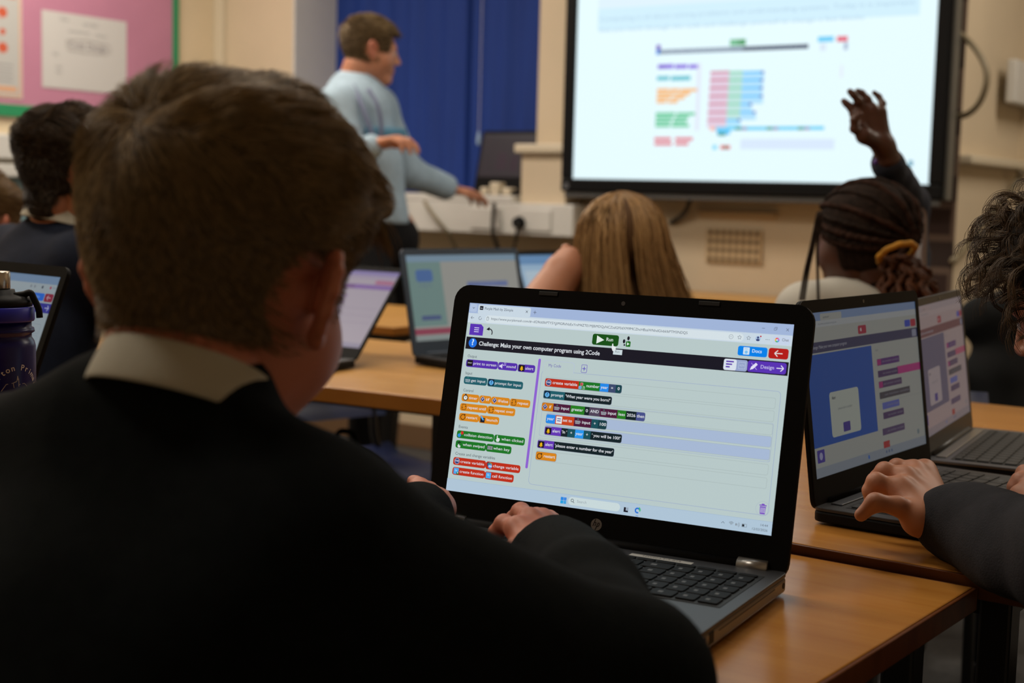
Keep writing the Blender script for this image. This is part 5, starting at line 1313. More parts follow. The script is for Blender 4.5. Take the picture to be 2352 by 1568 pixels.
def short_hair(parent, Rm, c, s, t, N, length, flow, mats, w=1.0, seed=0, rad=.0004, lift=.4, jit=.22, clump=0, S=7, h=.0026, off=.001, keep=None, name='hair', lenvar=.35):
    V, Fq, f = hair_cap(t, w, h)
    tt = t(V); head = head_dist(w)
    kp = lambda C: np.clip((t(C) + .0045) / .006, 0, 1) ** 1.5 * (keep(C) if keep else 1)
    o = head_object(name, V, Fq, Rm, c, s, parent, [mats[1], mats[0]])
    f2 = lambda p: np.minimum(f(p), head(p))
    P = grow(V, Fq, f2, N, length, flow, S=S, seed=seed, lift=lift, jit=jit, keep=kp, clump=clump, off=off, lenvar=lenvar)
    g = np.random.default_rng(seed + 5).uniform(0, 1, len(P)) ** 1.3
    SV, SF, col = strands_mesh(P, rad, g)
    so = head_object('strands', SV, SF, Rm, c, s, o, mats[0], col)
    so.matrix_parent_inverse = Matrix.Identity(4); so.location = (0, 0, 0)
    return o

# the strands are grand-children: their vertices are relative to the person's own origin
_ho = head_object
def head_object(name, V, Fq, Rm, c, s, parent, m, col=None):
    base = parent
    while base.parent is not None: base = base.parent
    return mesh_np(name, xf(V, Rm, c, s) - np.array(base.location), Fq, parent, m, col=col)

# ---- the front person, seen from behind
hc_ = at(502, 668, .880); bs = .97
Rb = rotm(R(104), R(-14), R(2))
nb = at(428, 876, .842)                      # base of the neck
shR = at(722, 1265, .80); shL = at(40, 1120, .95); hip = np.array([-.62, .42, .50])
elR = at(1440, 1570, .87); wrR = at(1256, 1262, 1.225)
elL = at(760, 1330, 1.06); wrL = at(995, 1165, 1.31)
Pm = person('person with short light brown hair and black jumper, seen from behind, largest in view', (float(hip[0]), float(hip[1]), 0))
B = Body()
nk = Rb @ np.array([0, -.034, -.055]) * bs + hc_
add_head(B, Rb, hc_, bs, .0022, w=.925)
kneeR = np.array([-.56, .80, .50]); kneeL = np.array([-.74, .80, .50]); footR = np.array([-.56, .86, .05]); footL = np.array([-.74, .82, .05])
sk = torso_prims(nb - [0, 0, .045], shL, shR, hip, 0.0, shr=.032) + [cap(nk, nb, .044, .040, .02), cap(nb, nb - [0, 0, .05], .040, .042, .02)]
for a, b_, e_, w_ in ((shR, elR, wrR, 1), (shL, elL, wrL, -1)): sk += limb([a, b_, e_], [.038, .032, .021])
for k_, f_, s_ in ((kneeR, footR, 1), (kneeL, footL, -1)):
    hj = hip + np.array([.07 * s_, 0.02, -.01]); sk += limb([hj, k_, f_], [.065, .045, .03]); sk += [cap(f_ + [0, -.02, -.01], f_ + [0, .12, -.02], .03, .026, .02)]
add_limbs(B, sk, .008)
# right hand, curled on the keys
hand_chunk(B, wrR, [at(1190, 1215, 1.240), at(1216, 1192, 1.260), at(1244, 1192, 1.280), at(1266, 1200, 1.295)],
           [[at(1158, 1203, 1.260), at(1140, 1222, 1.265), at(1133, 1245, 1.260)], [at(1196, 1176, 1.290), at(1180, 1190, 1.300), at(1172, 1215, 1.295)], [at(1232, 1186, 1.310), at(1222, 1200, 1.320), at(1216, 1215, 1.315)], [at(1262, 1190, 1.317), at(1256, 1200, 1.327), at(1250, 1212, 1.325)]],
           [at(1215, 1262, 1.215), at(1175, 1268, 1.220), at(1150, 1270, 1.230), at(1130, 1268, 1.235)], r=.0072, palm=.0132, fore=elR * .2 + wrR * .8)
hand_chunk(B, wrL, [at(1004, 1150, 1.335), at(988, 1138, 1.335), at(973, 1128, 1.335), at(960, 1126, 1.330)],
           [[at(1016, 1148, 1.350), at(1014, 1165, 1.350), at(1010, 1180, 1.345)], [at(986, 1126, 1.360), at(975, 1122, 1.370)], [at(965, 1116, 1.355), at(955, 1108, 1.362), at(948, 1104, 1.365)], [at(954, 1120, 1.350), at(948, 1118, 1.360)]],
           [at(1008, 1170, 1.315), at(1016, 1166, 1.330), at(1018, 1172, 1.340), at(1014, 1185, 1.345)], r=.0068, palm=.012)
B.build(Pm, skins('skinr'))
g = .012
sw = torso_prims(nb - [0, 0, .040], shL, shR, hip, g, waist=.10, depth=.085, shr=.038)
sw += [cap(shR, elR, .052, .046, .04), cap(elR, at(1350, 1370, 1.03), .044, .037, .03), cap(at(1350, 1370, 1.03), at(1272, 1268, 1.20), .039, .034, .02),
       cap(shL, elL, .052, .046, .04), cap(elL, at(955, 1196, 1.285), .042, .026, .03), cap(at(880, 1220, 1.20), at(965, 1186, 1.285), .034, .025, .03)]
# the jumper stands away from the neck: hollow it around the collar
sw += [cap(at(265, 990, .865), at(30, 1090, .93), .047, .046, .03), cap(at(520, 1055, .84), at(690, 1190, .805), .038, .044, .03)]
sw += [cap(nb - [0, 0, .05], nb - [0, 0, .012], .058, .050, .02)]
sw += [cap(nb + [0, 0, .030], nb + np.array([0, 0, .16]), .047, .064, .006, 's')]
sw += [cap(at(560, 1430, .80), at(1180, 1625, .82), .075, .040, .05)]
sw += [cap(at(60, 1300, .95), at(300, 920, .93), .010, .008, .03), cap(at(620, 1300, .80), at(560, 990, .80), .010, .008, .03), cap(at(1270, 1460, .98), at(1440, 1380, 1.02), .012, .008, .02), cap(at(1210, 1275, 1.20), at(1300, 1345, 1.12), .014, .010, .02)]
clothe(Pm, 'jumper', sw, M['jumper'], .0055, .0045, 42, 3)
tr = []
for k_, f_, s_ in ((kneeR, footR, 1), (kneeL, footL, -1)):
    hj = hip + np.array([.07 * s_, 0.02, -.02]); tr += limb([hj, k_, f_ + [0, 0, .05]], [.078, .060, .05])
tr += [ell(hip + [0, 0, -.02], (.125, .105, .085), .04)]
clothe(Pm, 'trousers', tr, M['trouser'], .008, .004, 30, 5)
for f_ in (footR, footL):
    V, Fq = sdf_mesh([cap(f_ + [0, -.02, -.012], f_ + [0, .13, -.018], .037, .031, .02), fnp(lambda p: .004 - p[..., 2], (-2, -2, -1), (2, 2, .02), 0, 'i')], .005); mesh_np('shoe', V - np.array(Pm.location), Fq, Pm, M['trouser'])
ax_ = (nk - nb); ax_ = ax_ / np.linalg.norm(ax_)
Rc = rotm(R(104), R(-20), R(4))
collar(Pm, Rc, nb + Rc @ np.array([0, .002, -.007]),   .046, .0575, .021, M['collar'], gap=.75)
def tboy(p):
    x, y, z = p[..., 0], p[..., 1], p[..., 2]
    top = sst(z, .02, .085); t = .001 + .021 * top - .009 * sst(-y, .03, .10) * top - .006 * sst(-x, .03, .07) * top + .004 * sst(z, -.02, .04) + .015 * sst(y, -.01, .07) * top
    t = t + .007 * np.sin(38 * x + 20 * y + 1.2 * np.sin(30 * y)) * top * .5 + .004 * np.sin(90 * x - 60 * y) * top
    t = t - .010 * sst(-z, .030, .056)                                   # nape
    fr = sst(y, .055, .075) * sst(-z, -.075, -.050); t = t - .05 * fr                 # forehead and face
    side = sst(y, .012, .030) * sst(-z, .012, .03); t = t - .04 * side
    ear = np.exp(-(((y + .006) / .024) ** 2 + ((z + .004) / .036) ** 2)) * sst(np.abs(x), .05, .062); t = t - .014 * ear
    t = t - .03 * sst(np.abs(x), .03, .05) * sst(-z, .03, .06) * sst(y, -.05, -.02) - .03 * sst(-z, .080, .10)
    return t
def fboy(p, n):
    # whorl at the crown, hair combed forward and down from it
    wv = p - np.array([-.012, -.075, .075]); d = wv / (np.linalg.norm(wv, axis=1)[:, None] + 1e-6)
    sw_ = np.cross(n, d); return d * .9 + sw_ * .35 + np.array([.1, .35, -.15])
def lboy(p): return .004 + .024 * sst(p[:, 2], .01, .085)
ho = short_hair(Pm, Rb, hc_, bs, tboy, 26000, lboy, fboy, [BR1, BR1c], seed=2, rad=.00032, lift=.16, jit=.22, clump=260, S=7, h=.0024, w=.925)
# tuft of fringe standing past the forehead
tw_ = []
g_ = np.random.default_rng(9)
for k in range(900):
    a = g_.uniform(-1, 1); p0 = np.array([.030 * a + .022, .064 + g_.uniform(-.010, .010), .094 - .010 * a * a - .010 * a + g_.uniform(-.004, .004)])
    d = np.array([.30 + .2 * a + g_.normal() * .08, .9, .05 + g_.normal() * .1]); L = g_.uniform(.034, .056); pts = []
    for s_ in range(7):
        q = s_ / 6; pts.append(p0 + d * L * q * (1 - .25 * q) + np.array([0, 0, -.022 * q * q * L / .04]))
    tw_.append(pts)
SV, SF, col = strands_mesh(np.array(tw_), .00036, g_.uniform(0, 1, len(tw_)))
head_object('fringe', SV, SF, Rb, hc_, bs, ho, BR1, col)

# ---- dark-haired person further left
def seated(label, ear, yaw, s, neckb, sL, sR, hip, skin, cloth, pitch=-5, roll=0, head_h=.004, elb=None, wr=None, trousers=True, g=.014, collar_m='collar', w=1.0, hands=True, fa=.005, seed=1, feet=None, clothname='jumper', torso_h=.009, ssl=None, ears=True):
    """seated figure from world points; returns thing, head rotation"""
    P_ = person(label, (float(hip[0]), float(hip[1]), 0)); Bq_ = Body(); Rm = rotm(R(yaw), R(pitch), R(roll))
    add_head(Bq_, Rm, ear, s, head_h, w=w, ears=ears)
    nk = Rm @ np.array([0, -.034, -.055]) * s + ear
    sk = torso_prims(neckb, sL, sR, hip, 0) + [cap(nk, neckb, .046, .052, .02)]
    fd = np.array([math.cos(R(feet if feet is not None else yaw)), math.sin(R(feet if feet is not None else yaw)), 0]); rt = np.array([fd[1], -fd[0], 0])
    el_ = elb or [None, None]; wr_ = wr or [None, None]; cl = torso_prims(neckb - np.array([0, 0, .014]), sL, sR, hip, g, waist=.10, depth=.085)
    for i, (sh, sd) in enumerate(((sL, -1), (sR, 1))):
        e_ = el_[i] if el_[i] is not None else sh + fd * .11 + rt * sd * .06 - np.array([0, 0, .14])
        if el_[i] is None: e_[2] = max(e_[2], .80)
        w_ = wr_[i] if wr_[i] is not None else e_ + fd * .19 - rt * sd * .05
        if wr_[i] is None: w_[2] = .80
        sk += limb([sh, e_, w_], [.040, .033, .022]); q = e_ * .06 + w_ * .94
        if ssl is None or ssl[i] is None: cl += [cap(sh, e_, .050 + g * .3, .042 + g * .3, .035), cap(e_, q, .042 + g * .3, .032, .02)]
        if hands: auto_hand(Bq_, w_, (w_ - e_) * np.array([1, 1, .3]), (0, 0, 1), thumbside=(1 if sd < 0 else -1), s=s * .95, h=.0035)
    legs = []
    for sd in (-1, 1):
        hj = hip + rt * sd * .08 + fd * .02; k_ = hj + fd * .36 + rt * sd * .02; k_[2] = hip[2] - .01; f_ = k_.copy(); f_[2] = .05
        sk += limb([hj, k_, f_], [.065, .045, .03]) + [cap(f_ - fd * .02 - [0, 0, .012], f_ + fd * .12 - [0, 0, .02], .03, .026, .02)]
        legs += limb([hj, k_, f_ + [0, 0, .04]], [.080, .060, .048])
        V, Fq = sdf_mesh([cap(f_ - fd * .02 - [0, 0, .014], f_ + fd * .13 - [0, 0, .018], .036, .031, .02)], .008); V[:, 2] = np.maximum(V[:, 2], .002); mesh_np('shoe', V - np.array(P_.location), Fq, P_, M['trouser'])
    add_limbs(Bq_, sk, torso_h)
    Bq_.build(P_, skins(skin))
    clothe(P_, clothname, cl, M[cloth], .008, fa, 30, seed)
    legs += [ell(hip, (.125, .11, .085), .04)]
    clothe(P_, 'trousers', legs, M['trouser'], .010, .004, 30, seed + 3)
    if collar_m: Rc = rotm(R(yaw), R(pitch * .5 - 8), 0); collar(P_, Rc, neckb + Rc @ np.array([0, .002, -.004]), .056, .072, .026, M[collar_m])
    return P_, Rm

def A3(*a): return np.array(at(*a))
ear_d = A3(164, 402, 2.72)
PD, RD_ = seated('person with dark brown hair and navy jumper at the left, just beyond the bottle', ear_d, 70, .95, A3(140, 500, 2.74), A3(20, 590, 2.95), A3(190, 605, 2.62), np.array([-2.20, 1.60, .52]), 'skin', 'navy', pitch=-6, head_h=.0035, feet=80)
def tdark(p):
    x, y, z = p[..., 0], p[..., 1], p[..., 2]
    top = sst(z, .02, .085); t = .006 + .020 * top + .005 * np.sin(60 * x + 40 * y) * top
    t = t - .012 * sst(-z, .055, .085) - .05 * sst(y, .055, .075) * sst(-z, -.070, -.050) - .04 * sst(y, .010, .028) * sst(-z, .008, .025)
    t = t - .016 * np.exp(-(((y + .006) / .024) ** 2 + ((z + .002) / .036) ** 2)) * sst(np.abs(x), .05, .062)
    return t - .03 * sst(np.abs(x), .03, .05) * sst(-z, .03, .06) * sst(y, -.05, -.02)
short_hair(PD, RD_, ear_d, .95, tdark, 9000, lambda p: .010 + .030 * sst(p[:, 2], .02, .09), fboy, [DK1, DK1c], seed=4, rad=.0006, lift=.3, jit=.2, clump=160, S=6, h=.004)

# ---- fair-haired person at the far left edge
ear_b = A3(-42, 520, 3.25)
PB_, RBb = seated('fair-haired person cut off by the left edge of the photo', ear_b, 95, .93, A3(-45, 610, 3.27), A3(-140, 670, 3.35), A3(60, 670, 3.2), np.array([-3.0, 2.0, .48]), 'skin', 'navy', pitch=-10, head_h=.0045, fa=.003)
short_hair(PB_, RBb, ear_b, .93, tdark, 6000, lambda p: .010 + .030 * sst(p[:, 2], .02, .09), fboy, [BL1, BL1c], seed=6, rad=.0008, lift=.3, jit=.2, clump=160, S=6, h=.005)

# ---- long-haired person in front of the display
ear_g = A3(1428, 590, 2.76)
gw = A3(1292, 628, 2.70); ge = A3(1215, 745, 2.62)
PG, RG = seated('person with long light brown hair leaning on one hand, below the display', ear_g, 128, .95, A3(1432, 690, 2.78), A3(1350, 760, 2.74), A3(1560, 765, 2.80), np.array([-1.27, 2.38, .50]), 'skin', 'shirt', pitch=-4, roll=-4, head_h=.004, elb=[ge, None], wr=[gw, None], fa=.004, hands=False, ssl=None, feet=168)
Bx = Body()
def tlong(p):
    x, y, z = p[..., 0], p[..., 1], p[..., 2]
    t = .013 + .006 * sst(z, .02, .09); return t - .06 * sst(y, .045, .070) * sst(-z, -.080, -.055) - .05 * sst(y, .020, .040) * sst(-z, -.02, .02)
V, Fq, f = hair_cap(tlong, 1.0, .004)
kp = V[:, 2] > -.2
ho = head_object('hair', V, Fq, RG, ear_g, .95, PG, [LB1c])
g_ = np.random.default_rng(21); N = 5200
th = g_.uniform(0, 2 * PI, N); P0 = []
for a in range(N):
    # parted roots over the skull; each lock runs over the shell then hangs
    pass
u = g_.uniform(-1, 1, N); vv = g_.uniform(0, 1, N); side = np.sign(u); az = side * (R(8) + np.abs(u) * R(118)) ; az0 = az
paths = []
for s_ in range(16):
    q = s_ / 15
    polar = np.clip(q * 2.3, 0, 1) * R(92) * (0.15 + .85 * np.clip(vv + q, 0, 1))
    rx, ry, rz_ = .073 + .017, .092 + .018, .078 + .018
    ph = np.minimum(polar, R(92)); X = rx * np.sin(ph) * np.sin(az); Y = -.012 - ry * np.sin(ph) * np.cos(az); Z = .030 + rz_ * np.cos(ph)
    hang = np.clip((q - .43) / .57, 0, 1); X = X * (1 + .38 * hang) + .030 * hang * hang; Y = Y - .006 * hang; Z = Z - hang * (.175 + .075 * vv) 
    paths.append(np.stack([X, Y, Z], 1))
paths = np.stack(paths, 1); cl_ = g_.integers(0, 130, N); off_ = g_.normal(size=(130, 3)) * .003
wv = (np.linspace(0, 1, 16) ** 1.2)[None, :, None]; paths = paths + off_[cl_][:, None, :] * wv + g_.normal(size=(N, 1, 3)) * .0022
paths[:, :, 0] += .003 * np.sin(np.linspace(0, 9, 16)[None] + cl_[:, None])
gg = np.clip(g_.uniform(0, 1, 130)[cl_] * .8 + g_.uniform(0, .25, N), 0, 1)
SV, SF, col = strands_mesh(paths, .0010, gg, taper=.4)
head_object('strands', SV, SF, RG, ear_g, .95, ho, LB1, col)
def skin_piece(parent, name, fn_):
    b_ = Body(); fn_(b_); me = [o for o in parent.children if o.name.split('.')[0] == 'body'][0]
    # join into the body mesh so that the figure stays one surface
    V0 = np.array([v.co[:] for v in me.data.vertices]); F0 = [tuple(p_.vertices) for p_ in me.data.polygons]; m0 = [p_.material_index for p_ in me.data.polygons]
    V1 = np.concatenate(b_.V) - np.array(parent.location); F1 = np.concatenate(b_.F) + len(V0)
    old = me.data; mats_ = list(old.materials); allF = np.concatenate([np.array(F0), F1]); allV = np.concatenate([V0, V1])
    me.name = 'x'; o = mesh_np('body', allV, allF, parent, mats_, mi=np.concatenate([m0, np.zeros(len(F1), int)])); bpy.data.objects.remove(me); bpy.data.meshes.remove(old); o.name = 'body'; return o
gf = A3(1322, 590, 2.74) - gw
def gfun(b_): auto_hand(b_, gw, gf, -FW, thumbside=1, s=.92, curl=(55, 60, 40), h=.003)
skin_piece(PG, 'body', gfun)
# bare forearm: short sleeve ends above the elbow, so draw the skin forearm outside the shirt sleeve
def gfun2(b_):
    V, Fq = sdf_mesh([cap(ge, gw, .047, .036, .01), cap(gw, A3(1306, 606, 2.72), .036, .033, .01)], .005); b_.add(V, Fq)
skin_piece(PG, 'body', gfun2)

# ---- braided person with a raised hand
ear_k = A3(1985, 556, 2.72)
el_k = A3(2092, 470, 2.92); wr_k = A3(2036, 352, 2.72)
PK, RK = seated('person with long dark braids in a yellow hair tie raising one hand before the display', ear_k, 165, .97, A3(1972, 652, 2.76), A3(1858, 722, 2.72), A3(2078, 690, 2.76), np.array([-.90, 2.80, .50]), 'skind', 'shirt', pitch=-8, head_h=.004, elb=[None, el_k], wr=[None, wr_k], hands=False, feet=95, ears=False, fa=.004, clothname='shirt', ssl=[None, 1], collar_m='shirt')
clothe(PK, 'sleeve', [cap(A3(2080, 690, 2.80), A3(2092, 600, 2.88), .050, .034, .02), cap(A3(2092, 600, 2.88), el_k, .034, .038, .02), cap(el_k, A3(2040, 376, 2.735), .036, .031, .02)], M['navysleeve'], .006, .004, 60, 8)
V, Fq = sdf_mesh([cap(A3(2019, 366, 2.72), A3(2012, 372, 2.72), .006, .006, .003)], .002)
mesh_np('bracelet', V - np.array(PK.location), Fq, PK, M['brace'])
def kfun(b_):
    d = 2.70
    hand_chunk(b_, A3(2030, 335, d + .01), [A3(1966, 262, d), A3(1985, 254, d), A3(2005, 250, d), A3(2024, 256, d + .005)],
               [[A3(1955, 247, d), A3(1944, 238, d), A3(1938, 232, d)], [A3(1972, 232, d - .01), A3(1960, 217, d - .015), A3(1952, 210, d - .015)], [A3(1992, 228, d), A3(1980, 214, d), A3(1970, 209, d)], [A3(2027, 238, d + .01), A3(2019, 222, d + .015), A3(2008, 213, d + .015)]],
               [A3(1985, 312, d - .02), A3(1962, 296, d - .03), A3(1962, 275, d - .035), A3(1975, 262, d - .035)], r=.0068, palm=.0140, h=.0024, fore=A3(2040, 365, d + .02))
skin_piece(PK, 'body', kfun)
def tbr(p):
    x, y, z = p[..., 0], p[..., 1], p[..., 2]
    return .010 + .003 * sst(z, .02, .09) - .06 * sst(y, .050, .070) * sst(-z, -.070, -.045) - .05 * sst(y, .010, .030) * sst(-z, -.015, .01) - .02 * sst(-z, .045, .07)
V, Fq, f = hair_cap(tbr, 1.0, .004)
hk = head_object('hair', V, Fq, RK, ear_k, .97, PK, [BD1])
tie = RK.T @ (A3(2062, 590, 2.62) - ear_k) / .97
mbp = []; g_ = np.random.default_rng(31); cols_ = []
NBR = 25
for i in range(NBR):
    a = -R(125) + R(250) * i / (NBR - 1); st_ = np.array([.070 * math.sin(a) * .98, .045 * math.cos(a) + .022, .098 - .088 * abs(math.sin(a)) ** 2])
    pts = []
    for s_ in range(15):
        q = s_ / 14; p = st_ * (1 - q) + np.array([.0, -.105, -.005]) * q; c0 = np.array([0, -.012, .030]); dlt = p - c0; dlt = dlt / np.linalg.norm(dlt / np.array([.082, .101, .088])); p = c0 + dlt * 1.05
        if q > .75: w_ = (q - .75) / .25; p = p * (1 - w_) + tie * w_
        pts.append(p)
    mbp.append(pts)
V = []; 
BD3 = mat('auburn_braid', (.030, .014, .009), .8, noise=.5, nscale=90, bump=.8, bscale=260, spec=.08)
for par, bm_ in ((0, BD1), (1, BD3)):
    mb = MB()
    for pts in mbp[par::2]:
        fine = bez(pts, 4); mb.tube([RK @ np.array(p) * .97 + ear_k - np.array(PK.location) for p in fine], [(.0060 if par else .0048) + .0011 * math.sin(i * 1.6) for i in range(len(fine))], 8)
    mb.build('braids', bm_, hk, smooth=True)
mb = MB()
for i in range(46):
    r_ = .046 * math.sqrt(g_.uniform()); a = g_.uniform(0, 2 * PI); L = g_.uniform(.10, .17); pts = []
    base = A3(2062, 590, 2.62); e_ = A3(2080 + 70 * g_.uniform(-1, 1) + 8, 694 + 36 * g_.uniform(-1, 1), 2.60 + .03 * g_.normal())
    for s_ in range(12):
        q = s_ / 11; p = base * (1 - q) + e_ * q + CR * .018 * math.sin(q * PI) * math.cos(a) + CU * .020 * math.sin(q * PI) ; p = p + (CR * math.cos(q * 22 + a) + FW * math.sin(q * 22 + a)) * .006
        pts.append(p - np.array(PK.location))
    mb.tube(pts, [.0052 + .0014 * (k % 2) for k in range(12)], 7)
mb.build('ponytail', BD2, hk, smooth=True)
mb = MB(); tc_ = A3(2060, 582, 2.61) - np.array(PK.location); axd = CR * .22 - CU * .85 - FW * .42; axd = axd / np.linalg.norm(axd); e1 = np.cross(axd, FW); e1 /= np.linalg.norm(e1); e2 = np.cross(axd, e1)
mb.tube([tc_ + (e1 * math.cos(a) + e2 * math.sin(a)) * (.034 + .0015 * math.sin(9 * a)) for a in np.linspace(0, 2 * PI, 49)], [.0058 + .0010 * math.sin(24 * a) for a in np.linspace(0, 2 * PI, 49)], 10, cap=False)
mb.build('hair_tie', M['scrunchie'], hk, smooth=True)
mb = MB()
for k, (x0, x1, x2) in enumerate(((1870, 1862, 1838), (1874, 1868, 1846), (1880, 1876, 1880))):
    mb.tube(bez([A3(x0 + 8, 490, 2.63) - PK.location, A3(x1 + 2, 560, 2.62) - PK.location, A3((x1 + x2) / 2, 620, 2.61) - PK.location, A3(x2, 690, 2.61) - PK.location], 6), .0028, 7)
mb.build('loose_braids', BD1, hk, smooth=True)

# ---- curly-haired person at the right edge
ear_c = A3(2546, 690, 1.42)
Rcu = rotm(R(172), R(-20), R(-6))
PC, _ = None, None
shc = A3(2500, 960, 1.36)
PC = person('person with tousled curly brown hair leaning over the dim laptop at the right edge', (-.02, 1.50, 0))
Bc = Body(); add_head(Bc, Rcu, ear_c, .97, .0022, nose=.85)
nkc = Rcu @ np.array([0, -.034, -.055]) * .97 + ear_c; nbc = A3(2600, 800, 1.46); scR = A3(2560, 960, 1.52) ; scL = A3(2560, 960, 1.30); hpc = np.array([.06, 1.50, .52])
nbc = ear_c + np.array([.115, 0.0, -.115]); scN = nbc + np.array([.0, -.13, -.055]); scF = nbc + np.array([.0, .13, -.055])
elc = A3(2480, 1290, 1.20); wrc = A3(2172, 1198, 1.45)
elf = A3(2600, 1130, 1.56); wrf = A3(2400, 1120, 1.58)
sk = torso_prims(nbc, scN, scF, hpc, 0) + [cap(nkc, nbc, .046, .052, .02)] + limb([scN, elc, wrc], [.04, .033, .021]) + limb([scF, elf, wrf], [.04, .033, .021])
fd = np.array([-1, 0, 0.]); leg = []
for sd in (-1, 1):
    hj = hpc + np.array([0, .08 * sd, 0]); k_ = hj + fd * .34; f_ = k_.copy(); f_[2] = .05; sk += limb([hj, k_, f_], [.065, .045, .03]) + [cap(f_ + [.02, 0, -.012], f_ + [-.12, 0, -.02], .03, .026, .02)]; leg += limb([hj, k_, f_ + [0, 0, .04]], [.08, .06, .048])
    V, Fq = sdf_mesh([cap(f_ + [.02, 0, -.014], f_ + [-.13, 0, -.018], .036, .031, .02)], .008); V[:, 2] = np.maximum(V[:, 2], .002); mesh_np('shoe', V - np.array(PC.location), Fq, PC, M['trouser'])
add_limbs(Bc, sk, .008)
hand_chunk(Bc, A3(2158, 1195, 1.409), [A3(2066, 1124, 1.422), A3(2078, 1096, 1.447), A3(2100, 1082, 1.472), A3(2124, 1080, 1.493)],
           [[A3(2012, 1106, 1.422), A3(1999, 1126, 1.425), A3(2000, 1146, 1.431)], [A3(2032, 1082, 1.454), A3(2016, 1096, 1.461), A3(2012, 1118, 1.463)], [A3(2060, 1073, 1.480), A3(2042, 1084, 1.487), A3(2036, 1102, 1.489)], [A3(2090, 1074, 1.501), A3(2070, 1082, 1.509), A3(2062, 1098, 1.510)]],
           [A3(2112, 1190, 1.396), A3(2062, 1162, 1.391), A3(2010, 1153, 1.385), A3(1978, 1182, 1.389)], r=.0080, palm=.0168, h=.0014, fore=A3(2215, 1225, 1.393))
hand_chunk(Bc, A3(2420, 1130, 1.539), [A3(2365, 1150, 1.517), A3(2362, 1125, 1.528), A3(2364, 1105, 1.549), A3(2370, 1090, 1.561)],
           [[A3(2345, 1160, 1.517), A3(2338, 1178, 1.517)], [A3(2340, 1135, 1.528), A3(2330, 1155, 1.528)], [A3(2342, 1104, 1.549), A3(2330, 1118, 1.549), A3(2328, 1130, 1.549)], [A3(2352, 1085, 1.561), A3(2342, 1095, 1.566)]],
           [A3(2400, 1165, 1.507), A3(2380, 1180, 1.501), A3(2362, 1190, 1.501)], r=.0080, palm=.0156, h=.002)
Bc.build(PC, skins('skin'))
sl = [cap(A3(2170, 1196, 1.400), A3(2218, 1214, 1.390), .031, .033, .01), cap(A3(2212, 1206, 1.390), A3(2330, 1250, 1.302), .040, .044, .012), cap(A3(2330, 1250, 1.302), elc, .044, .046, .02), cap(elc, scN, .048, .062, .04),
      cap(A3(2250, 1175, 1.380), A3(2300, 1205, 1.361), .018, .028, .02), cap(A3(2250, 1245, 1.341), A3(2320, 1300, 1.264), .020, .026, .02),
      cap(scF, elf, .06, .052, .03), cap(elf, A3(2445, 1130, 1.526), .046, .034, .02)]
sl += torso_prims(nbc - np.array([0, 0, .014]), scN, scF, hpc, .014, waist=.10, depth=.09)
clothe(PC, 'sweatshirt', sl, M['grey_hoodie'], .0045, .0055, 48, 12)
leg += [ell(hpc, (.11, .125, .085), .04)]; clothe(PC, 'trousers', leg, M['trouser'], .010, .004, 30, 5)
def tcu(p):
    x, y, z = p[..., 0], p[..., 1], p[..., 2]
    t = .010 + .012 * sst(z, .0, .08); return t - .06 * sst(y, .050, .070) * sst(-z, -.072, -.045) - .05 * sst(y, .010, .030) * sst(-z, -.01, .02) - .02 * sst(-z, .05, .08)
V, Fq, f = hair_cap(tcu, 1.0, .003)
hcu = head_object('hair', V, Fq, Rcu, ear_c, .97, PC, [CU1c])
g_ = np.random.default_rng(77); VN = vnormals(V, Fq); C_ = V[Fq].mean(1); Cn = VN[Fq].mean(1); ok = np.where((tcu(C_) > .002) & (C_[:, 2] > -.06))[0]
NC = 620; pk = g_.choice(ok, NC); paths = []
for c_ in pk:
    p0 = C_[c_]; n0 = Cn[c_] / np.linalg.norm(Cn[c_]); front = sst(p0[1], .0, .07)
    fl = np.array([g_.normal() * .4, .9, -.25]) + g_.normal(size=3) * .3; fl = fl - n0 * (fl @ n0); fl /= np.linalg.norm(fl)
    Lc = g_.uniform(.014, .028) + .032 * front; curlr = g_.uniform(.007, .013); ph = g_.uniform(0, 6.28); turns = g_.uniform(.55, 1.2); b3 = np.cross(n0, fl)
    nn = 16; qs = np.linspace(0, 1, 12); sp = g_.normal(size=(nn, 3)) * .0012; fz = g_.uniform(.85, 1.1, nn); d0 = n0 * g_.uniform(.25, .7) + fl * .8
    for j in range(nn):
        ang = ph + 2 * PI * turns * qs; rr_ = curlr * sst(qs, 0, .5)
        pts = p0 + sp[j] * (1 - .3 * qs[:, None]) + d0 * (Lc * fz[j] * qs)[:, None] + (n0[None] * (np.cos(ang) - math.cos(ph))[:, None] + b3[None] * (np.sin(ang) - math.sin(ph))[:, None]) * rr_[:, None] + np.array([0, 0, -.012]) * (qs ** 2)[:, None] + sp[j] * qs[:, None] * .8
        paths.append(pts)
paths = np.array(paths); gg = np.repeat(g_.uniform(0, 1, NC), 16) * .8 + g_.uniform(0, .2, NC * 16)
SV, SF, col = strands_mesh(paths, .00034, gg, taper=.3)
head_object('strands', SV, SF, Rcu, ear_c, .97, hcu, CU1, col)

